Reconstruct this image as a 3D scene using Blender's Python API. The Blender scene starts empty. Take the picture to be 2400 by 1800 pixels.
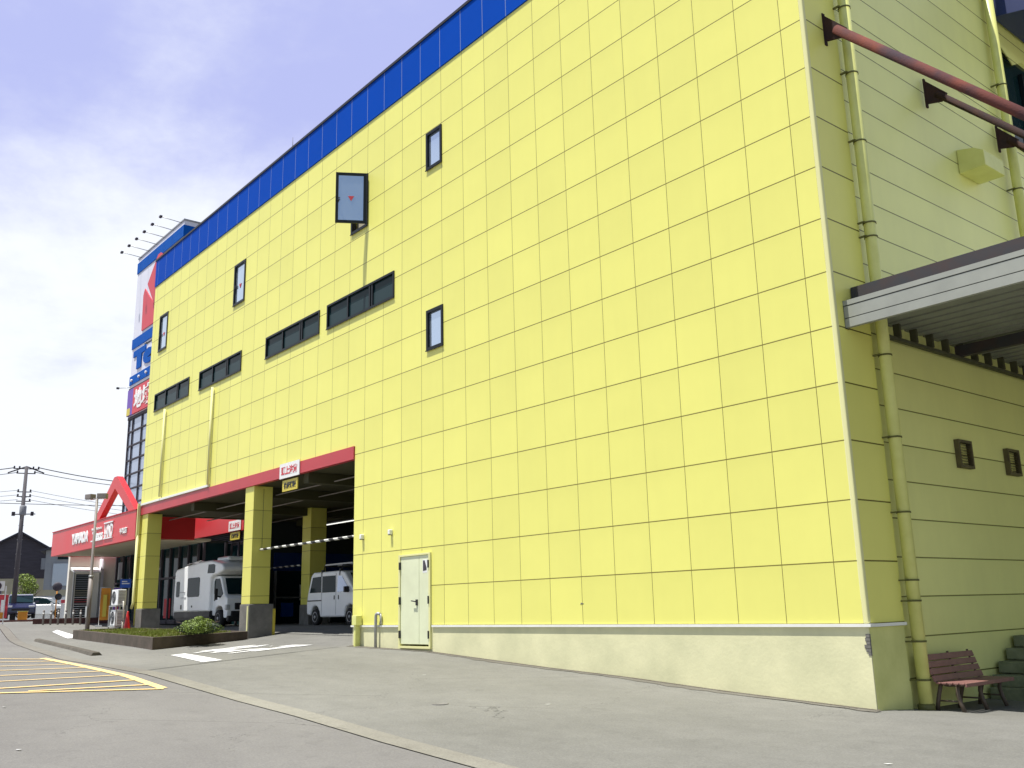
import bpy, bmesh, math, random
from mathutils import Vector, Matrix
random.seed(7)
R=math.radians
scene=bpy.context.scene
COL=scene.collection

# ------------------------------------------------------------ camera, sky, sun, exposure
cam=bpy.data.objects.new('camera',bpy.data.cameras.new('camera')); COL.objects.link(cam)
cam.data.sensor_width=36; cam.data.lens=33.26; cam.data.clip_start=0.05; cam.data.clip_end=3000
YAW,PIT,ROL=0.8809,0.2321,-0.02428
fw=Vector((-math.sin(YAW)*math.cos(PIT),math.cos(YAW)*math.cos(PIT),math.sin(PIT)))
rt=Vector((math.cos(YAW),math.sin(YAW),0)); up=rt.cross(fw)
r2=rt*math.cos(ROL)+up*math.sin(ROL); u2=up*math.cos(ROL)-rt*math.sin(ROL)
cam.matrix_world=Matrix(((r2.x,u2.x,-fw.x,7.757),(r2.y,u2.y,-fw.y,-13.033),(r2.z,u2.z,-fw.z,0.352),(0,0,0,1)))
scene.camera=cam

SUN_EL=R(73); SUN_D=Vector((-0.28,-1,0)).normalized()*math.cos(SUN_EL)+Vector((0,0,math.sin(SUN_EL)))
sun=bpy.data.objects.new('sun',bpy.data.lights.new('sun','SUN')); COL.objects.link(sun)
sun.data.energy=4.9; sun.data.angle=R(0.5); sun.data.color=(1,0.965,0.90)
sun.rotation_euler=(-SUN_D).to_track_quat('-Z','Y').to_euler()

world=bpy.data.worlds.new("World"); scene.world=world; world.use_nodes=True
nt=world.node_tree; nt.nodes.clear(); N=nt.nodes.new; L=nt.links.new
out=N('ShaderNodeOutputWorld'); bg=N('ShaderNodeBackground'); bg.inputs[1].default_value=0.075
sky=N('ShaderNodeTexSky'); sky.sky_type='NISHITA'; sky.sun_disc=False; sky.sun_elevation=SUN_EL
sky.sun_rotation=math.atan2(SUN_D.x,SUN_D.y); sky.air_density=1.2; sky.dust_density=0.6
tc=N('ShaderNodeTexCoord'); sp=N('ShaderNodeSeparateXYZ'); L(tc.outputs['Generated'],sp.inputs[0])
def vmath(op,a,b):
    m=N('ShaderNodeVectorMath'); m.operation=op
    for i,v in enumerate((a,b)):
        if isinstance(v,(tuple,list)): m.inputs[i].default_value=v
        elif v is not None: L(v,m.inputs[i])
    return m.outputs[0]
def wm(op,a,b,c=None):
    m=N('ShaderNodeMath'); m.operation=op
    for i,v in enumerate((a,b,c)):
        if v is None: continue
        if isinstance(v,(int,float)): m.inputs[i].default_value=v
        else: L(v,m.inputs[i])
    return m.outputs[0]
dz=wm('ADD',wm('MAXIMUM',sp.outputs[2],0.0),0.16)
cmb=N('ShaderNodeCombineXYZ'); L(wm('DIVIDE',sp.outputs[0],dz),cmb.inputs[0]); L(wm('DIVIDE',sp.outputs[1],dz),cmb.inputs[1])
n1=N('ShaderNodeTexNoise'); n1.inputs['Scale'].default_value=0.85; n1.inputs['Detail'].default_value=7; n1.inputs['Roughness'].default_value=0.56; n1.inputs['Distortion'].default_value=0.45
mp=N('ShaderNodeMapping'); mp.inputs['Rotation'].default_value=(0,0,R(25)); mp.inputs['Location'].default_value=(3.1,1.7,0.4); mp.inputs['Scale'].default_value=(0.75,1.35,1)
L(cmb.outputs[0],mp.inputs[0]); L(mp.outputs[0],n1.inputs[0])
n2=N('ShaderNodeTexNoise'); n2.inputs['Scale'].default_value=4.5; n2.inputs['Detail'].default_value=9; n2.inputs['Roughness'].default_value=0.62
L(cmb.outputs[0],n2.inputs[0])
# bank of cloud low down, streaks of it higher up
elev=sp.outputs[2]
mr=N('ShaderNodeMapRange'); mr.inputs['From Min'].default_value=0.30; mr.inputs['From Max'].default_value=0.52
mr.inputs['To Min'].default_value=0.30; mr.inputs['To Max'].default_value=-0.13; mr.interpolation_type='SMOOTHSTEP'; L(elev,mr.inputs[0])
m_=wm('ADD',wm('ADD',wm('MULTIPLY',n1.outputs[0],1.0),wm('MULTIPLY',n2.outputs[0],0.42)),mr.outputs[0])
cr=N('ShaderNodeMapRange'); cr.inputs['From Min'].default_value=0.54; cr.inputs['From Max'].default_value=0.98; cr.interpolation_type='SMOOTHSTEP'; L(m_,cr.inputs[0])
side=N('ShaderNodeMapRange'); side.interpolation_type='SMOOTHSTEP'; side.inputs['From Min'].default_value=-0.35; side.inputs['From Max'].default_value=0.55
L(wm('ADD',wm('MULTIPLY',sp.outputs[0],-0.80),wm('MULTIPLY',sp.outputs[1],0.60)),side.inputs[0])   # the thin cloud veil lies on one side of the sky
haze=N('ShaderNodeMixRGB'); L(wm('ADD',wm('MULTIPLY',side.outputs[0],0.66),0.06),haze.inputs[0]); haze.inputs[2].default_value=(6.0,6.25,10.5,1); L(sky.outputs[0],haze.inputs[1])
mix=N('ShaderNodeMixRGB'); mix.inputs[2].default_value=(9.3,9.7,10.4,1); L(wm('MULTIPLY',cr.outputs[0],wm('ADD',wm('MULTIPLY',side.outputs[0],0.78),0.22)),mix.inputs[0]); L(haze.outputs[0],mix.inputs[1])
L(mix.outputs[0],bg.inputs[0]); L(bg.outputs[0],out.inputs[0])
scene.view_settings.view_transform='Standard'; scene.view_settings.look='None'
scene.view_settings.exposure=0.50; scene.view_settings.gamma=1

# ------------------------------------------------------------ materials
MATS={}
def mat(name,col,rough=.6,metal=0,spec=.5,noise=0,nscale=3,bump=0,bscale=30,emit=None,dirt=None,stretch=None,alpha=None,trans=0):
    if name in MATS: return MATS[name]
    m=bpy.data.materials.new(name); m.use_nodes=True; t=m.node_tree; b=t.nodes['Principled BSDF']
    b.inputs['Base Color'].default_value=(*col,1); b.inputs['Roughness'].default_value=rough
    b.inputs['Metallic'].default_value=metal; b.inputs['Specular IOR Level'].default_value=spec
    if trans: b.inputs['Transmission Weight'].default_value=trans
    tcn=t.nodes.new('ShaderNodeTexCoord'); src=tcn.outputs['Object']
    if stretch:
        mpn=t.nodes.new('ShaderNodeMapping'); mpn.inputs['Scale'].default_value=stretch; t.links.new(src,mpn.inputs[0]); src=mpn.outputs[0]
    if noise or dirt:
        n=t.nodes.new('ShaderNodeTexNoise'); n.inputs['Scale'].default_value=nscale; n.inputs['Detail'].default_value=6; n.inputs['Roughness'].default_value=.6
        t.links.new(src,n.inputs[0])
        r=t.nodes.new('ShaderNodeMapRange'); r.inputs['From Min'].default_value=.3; r.inputs['From Max'].default_value=.7
        t.links.new(n.outputs[0],r.inputs[0])
        mx=t.nodes.new('ShaderNodeMixRGB'); t.links.new(r.outputs[0],mx.inputs[0])
        if dirt: mx.inputs[1].default_value=(*col,1); mx.inputs[2].default_value=(*dirt,1)
        else:
            mx.inputs[1].default_value=(*[c*(1-noise) for c in col],1); mx.inputs[2].default_value=(*[min(1,c*(1+noise)) for c in col],1)
        t.links.new(mx.outputs[0],b.inputs['Base Color'])
        r3=t.nodes.new('ShaderNodeMapRange'); r3.inputs['To Min'].default_value=max(0,rough-.06); r3.inputs['To Max'].default_value=min(1,rough+.1)
        t.links.new(n.outputs[0],r3.inputs[0]); t.links.new(r3.outputs[0],b.inputs['Roughness'])
    if bump:
        n=t.nodes.new('ShaderNodeTexNoise'); n.inputs['Scale'].default_value=bscale; n.inputs['Detail'].default_value=5
        t.links.new(src,n.inputs[0]); bp=t.nodes.new('ShaderNodeBump'); bp.inputs['Strength'].default_value=bump; bp.inputs['Distance'].default_value=.02
        t.links.new(n.outputs[0],bp.inputs['Height']); t.links.new(bp.outputs[0],b.inputs['Normal'])
    if emit: b.inputs['Emission Color'].default_value=(*emit[0],1); b.inputs['Emission Strength'].default_value=emit[1]
    MATS[name]=m; return m

def nodes_math(t,op,a,b=None,c=None,clamp=False):
    m=t.nodes.new('ShaderNodeMath'); m.operation=op; m.use_clamp=clamp
    for i,v in enumerate((a,b,c)):
        if v is None: continue
        if isinstance(v,(int,float)): m.inputs[i].default_value=v
        else: t.links.new(v,m.inputs[i])
    return m.outputs[0]
def panel_mat(name,col,axis,off,W,H,z0,lw_v,lw_h,line,tone=.05,hue=None):
    """cladding panels: joints at off+k*W along axis and z0+k*H, each panel a touch different"""
    m=bpy.data.materials.new(name); m.use_nodes=True; t=m.node_tree; b=t.nodes['Principled BSDF']
    b.inputs['Roughness'].default_value=.42; b.inputs['Specular IOR Level'].default_value=.35
    g=t.nodes.new('ShaderNodeNewGeometry'); s=t.nodes.new('ShaderNodeSeparateXYZ'); t.links.new(g.outputs['Position'],s.inputs[0])
    M=lambda *a,**k: nodes_math(t,*a,**k)
    def coord(src,o,w):
        u=M('DIVIDE',M('SUBTRACT',src,o),w) if w else None
        return u
    u=coord(s.outputs[axis],off,W) if W else None; v=coord(s.outputs[2],z0,H)
    def edge(q,w,lw):
        f=M('FRACT',q); d=M('MINIMUM',f,M('SUBTRACT',1,f)); d=M('MULTIPLY',d,w)
        return M('LESS_THAN',d,lw/2)
    ev=edge(v,H,lw_h)
    e=M('MAXIMUM',ev,edge(u,W,lw_v)) if W else ev
    cx=t.nodes.new('ShaderNodeCombineXYZ')
    if W: t.links.new(M('FLOOR',u),cx.inputs[0])
    t.links.new(M('FLOOR',v),cx.inputs[1])
    wn=t.nodes.new('ShaderNodeTexWhiteNoise'); t.links.new(cx.outputs[0],wn.inputs[0])
    n=t.nodes.new('ShaderNodeTexNoise'); n.inputs['Scale'].default_value=.55; n.inputs['Detail'].default_value=7; n.inputs['Roughness'].default_value=.6; t.links.new(g.outputs['Position'],n.inputs[0])
    n3=t.nodes.new('ShaderNodeTexNoise'); n3.inputs['Scale'].default_value=1; n3.inputs['Detail'].default_value=5
    mp=t.nodes.new('ShaderNodeMapping'); mp.inputs['Scale'].default_value=(5,5,.35); t.links.new(g.outputs['Position'],mp.inputs[0]); t.links.new(mp.outputs[0],n3.inputs[0])
    k=M('ADD',M('ADD',M('MULTIPLY',M('SUBTRACT',wn.outputs[0],.5),tone),M('MULTIPLY',M('SUBTRACT',n.outputs[0],.5),tone*2.2)),M('MULTIPLY',M('SUBTRACT',n3.outputs[0],.5),tone*.7))
    # rain-washed dirt that starts under each joint
    dn=M('MULTIPLY',M('POWER',M('FRACT',v),5),M('MULTIPLY',n3.outputs[0],-.085)); k=M('ADD',k,dn)
    k=M('ADD',k,1.01)
    vm=t.nodes.new('ShaderNodeVectorMath'); vm.operation='SCALE'; vm.inputs[0].default_value=col; t.links.new(k,vm.inputs['Scale'])
    mx=t.nodes.new('ShaderNodeMixRGB'); t.links.new(e,mx.inputs[0]); t.links.new(vm.outputs[0],mx.inputs[1]); mx.inputs[2].default_value=(*line,1)
    t.links.new(mx.outputs[0],b.inputs['Base Color'])
    # slight oil-canning of each sheet, and the joint as a groove
    n2=t.nodes.new('ShaderNodeTexNoise'); n2.inputs['Scale'].default_value=1.3; n2.inputs['Detail'].default_value=2; t.links.new(g.outputs['Position'],n2.inputs[0])
    hgt=M('SUBTRACT',M('MULTIPLY',n2.outputs[0],.8),M('MULTIPLY',e,.6))
    bp=t.nodes.new('ShaderNodeBump'); bp.inputs['Strength'].default_value=.25; bp.inputs['Distance'].default_value=.02; t.links.new(hgt,bp.inputs['Height']); t.links.new(bp.outputs[0],b.inputs['Normal'])
    MATS[name]=m; return m

YEL=(.80,.77,.195)
COLW=.9297; OFFX=.4666
M_facade=panel_mat('facade_panels',YEL,0,-OFFX,COLW,.91,0,.013,.019,(.19,.16,.03),.055)
M_return=panel_mat('return_panels',YEL,1,0,0,.91,0,.01,.022,(.12,.10,.01),.06)
M_side=panel_mat('side_boards',(.82,.82,.31),1,0,0,.6075,.375,.01,.02,(.16,.16,.03),.10)
M_blue=panel_mat('blue_parapet_sheet',(.0,.060,.40),0,-OFFX-COLW,COLW,8,12,.02,.0,(.20,.26,.42),.05)
M_blue.node_tree.nodes['Principled BSDF'].inputs['Roughness'].default_value=.55; M_blue.node_tree.nodes['Principled BSDF'].inputs['Specular IOR Level'].default_value=.04
M_pillar=panel_mat('pillar_panels',(.74,.70,.15),0,-100,0,.91,0,.01,.018,(.3,.27,.05),.06)
M_concrete=mat('painted_concrete',(.78,.75,.46),.85,dirt=(.60,.59,.36),nscale=1.1,bump=.12,bscale=18)
M_rawconc=mat('bare_concrete',(.22,.21,.19),.9,dirt=(.13,.125,.11),nscale=2.2,bump=.3,bscale=30)
M_trim=mat('white_trim',(.80,.80,.74),.4,noise=.05,nscale=4)
M_bead=mat('cream_corner_bead',(.74,.72,.36),.75,spec=.15)
M_redband=mat('red_lintel_sheet',(.52,.035,.045),.42,dirt=(.44,.05,.06),nscale=.9)
M_red=mat('red_fascia_sheet',(.62,.03,.035),.38,noise=.06,nscale=.5)
M_frame=mat('black_window_frame',(.010,.014,.016),.4,spec=.2)
M_glass=mat('sky_reflecting_glass',(.50,.60,.72),.04,metal=.75,spec=.8)
M_dglass=mat('dark_glass',(.008,.024,.028),.05,spec=.07)
M_blind=mat('grey_blind_behind_glass',(.028,.050,.054),.3,spec=.08)
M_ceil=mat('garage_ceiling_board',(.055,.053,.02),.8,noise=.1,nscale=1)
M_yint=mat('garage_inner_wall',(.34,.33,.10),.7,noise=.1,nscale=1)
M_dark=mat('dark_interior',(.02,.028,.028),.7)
M_black=mat('black_plastic',(.015,.015,.017),.5)
M_rubber=mat('tyre_rubber',(.018,.018,.018),.85,bump=.2,bscale=60)
M_rim=mat('painted_steel_rim',(.42,.42,.42),.4,metal=.3)
M_white=mat('white_paint',(.80,.80,.78),.25,noise=.03,nscale=2)
M_vanwhite=mat('van_white_paint',(.90,.92,.92),.2,noise=.03,nscale=2)
M_galv=mat('galvanised_steel',(.42,.43,.42),.45,metal=.5,noise=.12,nscale=6)
M_post=mat('grey_painted_post',(.26,.235,.22),.5,dirt=(.20,.17,.15),nscale=3)
M_door=mat('cream_door_paint',(.76,.80,.54),.4,dirt=(.66,.69,.46),nscale=1.5)
M_pipeY=mat('yellow_pipe_paint',(.76,.77,.27),.4,dirt=(.64,.65,.20),nscale=2.5)
M_pipeD=mat('pipe_joint_dirt',(.12,.12,.03),.6)
M_rust=mat('rusted_red_steel',(.17,.055,.04),.85,dirt=(.05,.04,.05),nscale=1.6,spec=.1,bump=.4,bscale=40,stretch=(1.2,1.2,1.2))
M_rustd=mat('dark_rusted_steel',(.03,.022,.024),.85,spec=.15,dirt=(.055,.028,.022),nscale=5,bump=.3,bscale=40)
M_fasc=mat('grey_canopy_aluminium',(.35,.36,.31),.55,dirt=(.29,.30,.26),nscale=2)
M_fascd=mat('canopy_joint_shadow_gap',(.035,.04,.04),.6)
M_soff=mat('canopy_soffit_steel',(.24,.25,.21),.6,noise=.15,nscale=2)
M_gutterm=mat('dark_canopy_gutter',(.030,.036,.042),.7,dirt=(.055,.035,.032),nscale=3)
M_line=mat('white_road_paint',(.80,.80,.79),.7,dirt=(.62,.62,.60),nscale=9)
M_yline=mat('yellow_road_paint',(.80,.54,.18),.8,dirt=(.60,.47,.27),nscale=9)
M_leaf=mat('bush_leaf',(.11,.165,.01),.55,noise=.4,nscale=5)
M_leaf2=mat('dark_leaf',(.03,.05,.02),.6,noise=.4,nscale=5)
M_leafl=mat('light_tree_leaf',(.16,.22,.02),.6,noise=.3,nscale=3)
M_bark=mat('bark',(.09,.06,.04),.9,noise=.3,nscale=8)
M_grass=mat('grass_blade',(.15,.19,.015),.6,noise=.3,nscale=6)
M_soil=mat('dry_soil',(.16,.12,.07),.95,noise=.3,nscale=6)
M_orange=mat('cone_red_plastic',(.65,.02,.015),.4)
M_greenp=mat('cone_green_plastic',(.0,.26,.09),.4)
M_bench=mat('brown_bench_slat',(.26,.125,.11),.5,dirt=(.20,.095,.085),nscale=7)
M_benchf=mat('dark_iron',(.09,.065,.045),.6)
M_housed=mat('dark_house_board',(.05,.043,.055),.7,noise=.25,nscale=.8,stretch=(1,1,6))
M_roof=mat('dark_roof_tile',(.03,.03,.045),.6,noise=.2,nscale=3)
M_beige=mat('beige_render',(.42,.38,.27),.8,noise=.1,nscale=1)
M_grey=mat('grey_render',(.28,.29,.31),.8,noise=.1,nscale=1)
M_cream=mat('cream_store_wall',(.80,.77,.68),.7,noise=.04,nscale=.8)
M_tower=mat('tower_white_panel',(.68,.68,.76),.45,noise=.02,nscale=.5)
M_tblue=mat('tower_blue',(.0,.085,.40),.6,spec=.08)
M_tglass=mat('tower_glass',(.36,.42,.54),.08,metal=.55)
M_tred=mat('sign_red',(.60,.05,.07),.5)
M_ban1=mat('banner_orange',(.60,.24,.02),.7,noise=.15,nscale=5)
M_ban2=mat('banner_red',(.50,.04,.05),.7)
M_ban3=mat('banner_violet',(.18,.10,.42),.7)
M_bblue=mat('sign_blue',(.01,.09,.50),.4)
M_brick=mat('dark_brick',(.09,.035,.03),.85,noise=.25,nscale=5)
M_car=mat('dark_blue_car_paint',(.012,.014,.05),.15,spec=.8)
M_chrome=mat('bright_metal',(.7,.7,.7),.15,metal=1)
M_lamp=mat('headlight_lens',(.55,.57,.58),.08,spec=1)
M_tube=mat('fluorescent_tube',(.9,.9,.9),.3,emit=((1,1,.92),.9))
M_yell=mat('warning_yellow',(.62,.50,.06),.5)
M_wire=mat('cable_black',(.02,.02,.03),.6)
M_pole=mat('concrete_pole',(.095,.088,.095),.85,noise=.15,nscale=3)

def asphalt(name,a,b,streak=True,warm=0):
    m=bpy.data.materials.new(name); m.use_nodes=True; t=m.node_tree; p=t.nodes['Principled BSDF']; p.inputs['Roughness'].default_value=.88
    p.inputs['Specular IOR Level'].default_value=.25
    g=t.nodes.new('ShaderNodeNewGeometry'); M=lambda *a,**k: nodes_math(t,*a,**k)
    def nz(sc,det,rough,scale=(1,1,1)):
        mp=t.nodes.new('ShaderNodeMapping'); mp.inputs['Scale'].default_value=scale; t.links.new(g.outputs['Position'],mp.inputs[0])
        n=t.nodes.new('ShaderNodeTexNoise'); n.inputs['Scale'].default_value=sc; n.inputs['Detail'].default_value=det; n.inputs['Roughness'].default_value=rough
        t.links.new(mp.outputs[0],n.inputs[0]); return n.outputs[0]
    big=nz(.35,5,.6,(.5,1.2,1)); mid=nz(2.4,5,.65); fine=nz(38,4,.75); grit=nz(220,2,.8)
    k=M('ADD',M('MULTIPLY',big,.55),M('ADD',M('MULTIPLY',mid,.30),M('MULTIPLY',fine,.15)))
    r=t.nodes.new('ShaderNodeMapRange'); r.inputs['From Min'].default_value=.36; r.inputs['From Max'].default_value=.64; t.links.new(k,r.inputs[0])
    mx=t.nodes.new('ShaderNodeMixRGB'); t.links.new(r.outputs[0],mx.inputs[0]); mx.inputs[1].default_value=(*a,1); mx.inputs[2].default_value=(*b,1)
    gr=t.nodes.new('ShaderNodeMapRange'); gr.inputs['From Min'].default_value=.3; gr.inputs['From Max'].default_value=.7; gr.inputs['To Min'].default_value=.60; gr.inputs['To Max'].default_value=1.40
    t.links.new(M('ADD',M('MULTIPLY',grit,.6),M('MULTIPLY',fine,.4)),gr.inputs[0])
    vm=t.nodes.new('ShaderNodeVectorMath'); vm.operation='SCALE'; t.links.new(mx.outputs[0],vm.inputs[0]); t.links.new(gr.outputs[0],vm.inputs['Scale'])
    # hairline cracks and small dark patches
    v=t.nodes.new('ShaderNodeTexVoronoi'); v.feature='DISTANCE_TO_EDGE'; v.inputs['Scale'].default_value=.28
    dn=nz(1.5,4,.6); ad=t.nodes.new('ShaderNodeVectorMath'); ad.operation='ADD'; sc2=t.nodes.new('ShaderNodeVectorMath'); sc2.operation='SCALE'; sc2.inputs[0].default_value=(1.5,1.5,0); t.links.new(dn,sc2.inputs['Scale'])
    t.links.new(g.outputs['Position'],ad.inputs[0]); t.links.new(sc2.outputs[0],ad.inputs[1]); t.links.new(ad.outputs[0],v.inputs['Vector'])
    crk=M('MULTIPLY',M('LESS_THAN',v.outputs['Distance'],.0022),M('GREATER_THAN',big,.50))
    sp_=M('GREATER_THAN',nz(3.1,2,.5),.66)
    dk=M('ADD',M('MULTIPLY',crk,.38),M('MULTIPLY',sp_,.07))
    vm2=t.nodes.new('ShaderNodeVectorMath'); vm2.operation='SCALE'; t.links.new(vm.outputs[0],vm2.inputs[0]); t.links.new(M('SUBTRACT',1,dk),vm2.inputs['Scale'])
    t.links.new(vm2.outputs[0],p.inputs['Base Color'])
    bp=t.nodes.new('ShaderNodeBump'); bp.inputs['Strength'].default_value=.35; bp.inputs['Distance'].default_value=.008; t.links.new(M('ADD',fine,grit),bp.inputs['Height']); t.links.new(bp.outputs[0],p.inputs['Normal'])
    return m
M_pave=asphalt('weathered_forecourt_asphalt',(.148,.146,.131),(.205,.202,.182))
M_road=asphalt('road_asphalt',(.150,.144,.136),(.192,.186,.173))
M_kerb=asphalt('kerb_concrete',(.185,.175,.145),(.26,.25,.21))

# ------------------------------------------------------------ builders
class MB:
    def __init__(s): s.v=[];s.f=[];s.smooth=[]
    def add(s,vs,fs,sm=False):
        o=len(s.v); s.v+= [Vector(v) for v in vs]; s.f+=[[o+i for i in f] for f in fs]; s.smooth+=[sm]*len(fs); return s
    def box(s,a,b,M=None):
        x0,y0,z0=a; x1,y1,z1=b
        vs=[Vector(p) for p in ((x0,y0,z0),(x1,y0,z0),(x1,y1,z0),(x0,y1,z0),(x0,y0,z1),(x1,y0,z1),(x1,y1,z1),(x0,y1,z1))]
        if M: vs=[M@v for v in vs]
        return s.add(vs,[(0,3,2,1),(4,5,6,7),(0,1,5,4),(1,2,6,5),(2,3,7,6),(3,0,4,7)])
    def tube(s,pts,r,n=10,cap=True):
        pts=[Vector(p) for p in pts]; rs=r if isinstance(r,(list,tuple)) else [r]*len(pts)
        vs=[];fs=[]; prev=None
        for i,p in enumerate(pts):
            d=(pts[min(i+1,len(pts)-1)]-pts[max(i-1,0)]).normalized()
            a=Vector((0,0,1)) if abs(d.z)<.9 else Vector((1,0,0))
            if prev is None: x=d.cross(a).normalized()
            else: x=(prev-d*prev.dot(d)).normalized()
            prev=x; y=d.cross(x)
            for k in range(n):
                t=2*math.pi*k/n; vs.append(p+(x*math.cos(t)+y*math.sin(t))*rs[i])
        for i in range(len(pts)-1):
            for k in range(n):
                k2=(k+1)%n; fs.append((i*n+k,i*n+k2,(i+1)*n+k2,(i+1)*n+k))
        s.add(vs,fs,True)
        if cap:
            o=len(s.v)-len(vs); s.f.append([o+k for k in range(n)][::-1]); s.f.append([o+(len(pts)-1)*n+k for k in range(n)]); s.smooth+=[False,False]
        return s
    def lathe(s,prof,c=(0,0,0),n=20,M=None):
        vs=[];fs=[]
        for r,z in prof:
            for k in range(n):
                t=2*math.pi*k/n; v=Vector((c[0]+r*math.cos(t),c[1]+r*math.sin(t),c[2]+z)); vs.append(M@v if M else v)
        for i in range(len(prof)-1):
            for k in range(n): k2=(k+1)%n; fs.append((i*n+k,i*n+k2,(i+1)*n+k2,(i+1)*n+k))
        fs.append(tuple(range(n))[::-1]); fs.append(tuple((len(prof)-1)*n+k for k in range(n)))
        return s.add(vs,fs,True)
    def prism(s,poly,p0,p1,fn):
        """polygon (a,b) extruded between p0 and p1; fn(a,b,t)->xyz"""
        n=len(poly); vs=[fn(a,b,p0) for a,b in poly]+[fn(a,b,p1) for a,b in poly]
        fs=[tuple(range(n)),tuple(range(n,2*n))[::-1]]+[(i,n+i,n+(i+1)%n,(i+1)%n) for i in range(n)]
        return s.add(vs,fs)
    def build(s,name,m,parent=None,world=False,bevel=0,seg=2):
        me=bpy.data.meshes.new(name); off=Vector((0,0,0))
        if world and parent is not None:
            q=parent
            while q is not None: off+=q.location; q=q.parent
        me.from_pydata([tuple(v-off) for v in s.v],[],s.f); me.validate(); me.update()
        bm=bmesh.new(); bm.from_mesh(me)
        if not getattr(s,'open_',False): bmesh.ops.recalc_face_normals(bm,faces=bm.faces)
        bm.to_mesh(me); bm.free()
        if len(me.polygons)==len(s.smooth): me.polygons.foreach_set('use_smooth',s.smooth)
        o=bpy.data.objects.new(name,me); COL.objects.link(o)
        if m: me.materials.append(m)
        if parent is not None: o.parent=parent
        if bevel:
            b=o.modifiers.new('bevel','BEVEL'); b.width=bevel; b.segments=seg; b.limit_method='ANGLE'; b.angle_limit=R(35)
        return o
def tag(o,label=None,cat=None,group=None,kind=None):
    if label: o['label']=label
    if cat: o['category']=cat
    if group: o['group']=group
    if kind: o['kind']=kind
    return o
def thing(name,label,cat,loc=(0,0,0),rz=0,group=None):
    o=bpy.data.objects.new(name,None); COL.objects.link(o); o.location=loc; o.rotation_euler=(0,0,rz); o.empty_display_size=.3
    return tag(o,label,cat,group)
def kids(o): return [c for c in bpy.data.objects if c.parent==o]
def dup(o,parent=None):
    c=o.copy(); COL.objects.link(c)
    if parent is not None: c.parent=parent
    for ch in kids(o): dup(ch,c)
    return c
def text(name,body,size,m,parent,fn,extrude=.01,width=None,height=None,bold=0,world=True):
    """raised letters; fn(a,b,t) maps text x,y and thickness to place"""
    c=bpy.data.curves.new('letters','FONT'); c.body=body; c.size=size; c.extrude=.5; c.offset=bold; c.align_x='CENTER'; c.align_y='CENTER'; c.resolution_u=3
    o=bpy.data.objects.new('letters',c); COL.objects.link(o); bpy.context.view_layer.update()
    me=bpy.data.meshes.new_from_object(o.evaluated_get(bpy.context.evaluated_depsgraph_get()))
    bpy.data.objects.remove(o); bpy.data.curves.remove(c)
    xs=[v.co.x for v in me.vertices]; ys=[v.co.y for v in me.vertices]
    cx,cy=(min(xs)+max(xs))/2,(min(ys)+max(ys))/2
    sx=width/(max(xs)-min(xs)) if width else 1; sy=height/(max(ys)-min(ys)) if height else 1
    off=Vector((0,0,0)); q=parent if world else None
    while q is not None: off+=q.location; q=q.parent
    for v in me.vertices: v.co=Vector(fn((v.co.x-cx)*sx,(v.co.y-cy)*sy,extrude if v.co.z>0 else 0))-off
    me.name=name; me.materials.clear(); me.materials.append(m); me.update()
    bm=bmesh.new(); bm.from_mesh(me); bmesh.ops.recalc_face_normals(bm,faces=bm.faces); bm.to_mesh(me); bm.free()
    ob=bpy.data.objects.new(name,me); COL.objects.link(ob)
    if parent is not None: ob.parent=parent
    return ob
def holed_wall(mb,axis,val,a0,a1,z0,z1,holes,depth,inward):
    """sheet at axis=val with rectangular holes, reveals going `depth` inward"""
    A=sorted({a0,a1,*[h[0] for h in holes],*[h[1] for h in holes]}); Z=sorted({z0,z1,*[h[2] for h in holes],*[h[3] for h in holes]})
    A=[a for a in A if a0<=a<=a1]; Z=[z for z in Z if z0<=z<=z1]
    def P(a,z,d=0): return (a,val+d*inward,z) if axis==1 else (val+d*inward,a,z)
    for i in range(len(A)-1):
        for j in range(len(Z)-1):
            ca,cz=(A[i]+A[i+1])/2,(Z[j]+Z[j+1])/2
            if any(h[0]<ca<h[1] and h[2]<cz<h[3] for h in holes): continue
            mb.add([P(A[i],Z[j]),P(A[i+1],Z[j]),P(A[i+1],Z[j+1]),P(A[i],Z[j+1])],[(0,1,2,3)])
    for h in holes:
        q=[(h[0],h[2]),(h[1],h[2]),(h[1],h[3]),(h[0],h[3])]
        for k in range(4):
            p,r=q[k],q[(k+1)%4]
            if (p[1]==r[1]==z0): continue
            mb.add([P(*p),P(*r),P(*r,depth),P(*p,depth)],[(0,1,2,3)])

# ------------------------------------------------------------ terrain
KX=[-400,-100,-60,-52,-45,-38,-32,-21.4,-15,-11.3,-7,-5,-2.7,0,8,40]
KZ=[.33,.33,.30,.26,.15,-.12,-.32,-.42,-.52,-.6,-.84,-.93,-1.07,-1.2,-1.3,-1.35]
def itp(x,X,Y):
    if x<=X[0]: return Y[0]
    for a,b,c,d in zip(X,X[1:],Y,Y[1:]):
        if x<=b: return c+(d-c)*(x-a)/(b-a)
    return Y[-1]
def zg(x,y):
    z=itp(x,KX,KZ)
    if y<0: z-=.12*min(-y,7)/6.3
    elif x<-14.85:
        f=itp(x,[-60,-45,-33],[.24,0,-.1]); z+=(max(f,z)-z)*min(1,y/2.5)
    else: z-=.07*min(y,1.5)
    return z
def gy(x): return itp(x,[-200,-60,-50,-41.3,-33.9,-28,-22,-17.5,0,60],[8,-.8,-1.8,-3.0,-4.25,-5.2,-6.0,-6.5,-6.62,-6.62])
XS=sorted({-400,-250,-160,-120,-90,-75,*range(-66,-44,3),*[x*.75 for x in range(-60,54)],-14.9,-14.8,40,60,100,*[k for k in KX if -60<k<30]})
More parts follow.
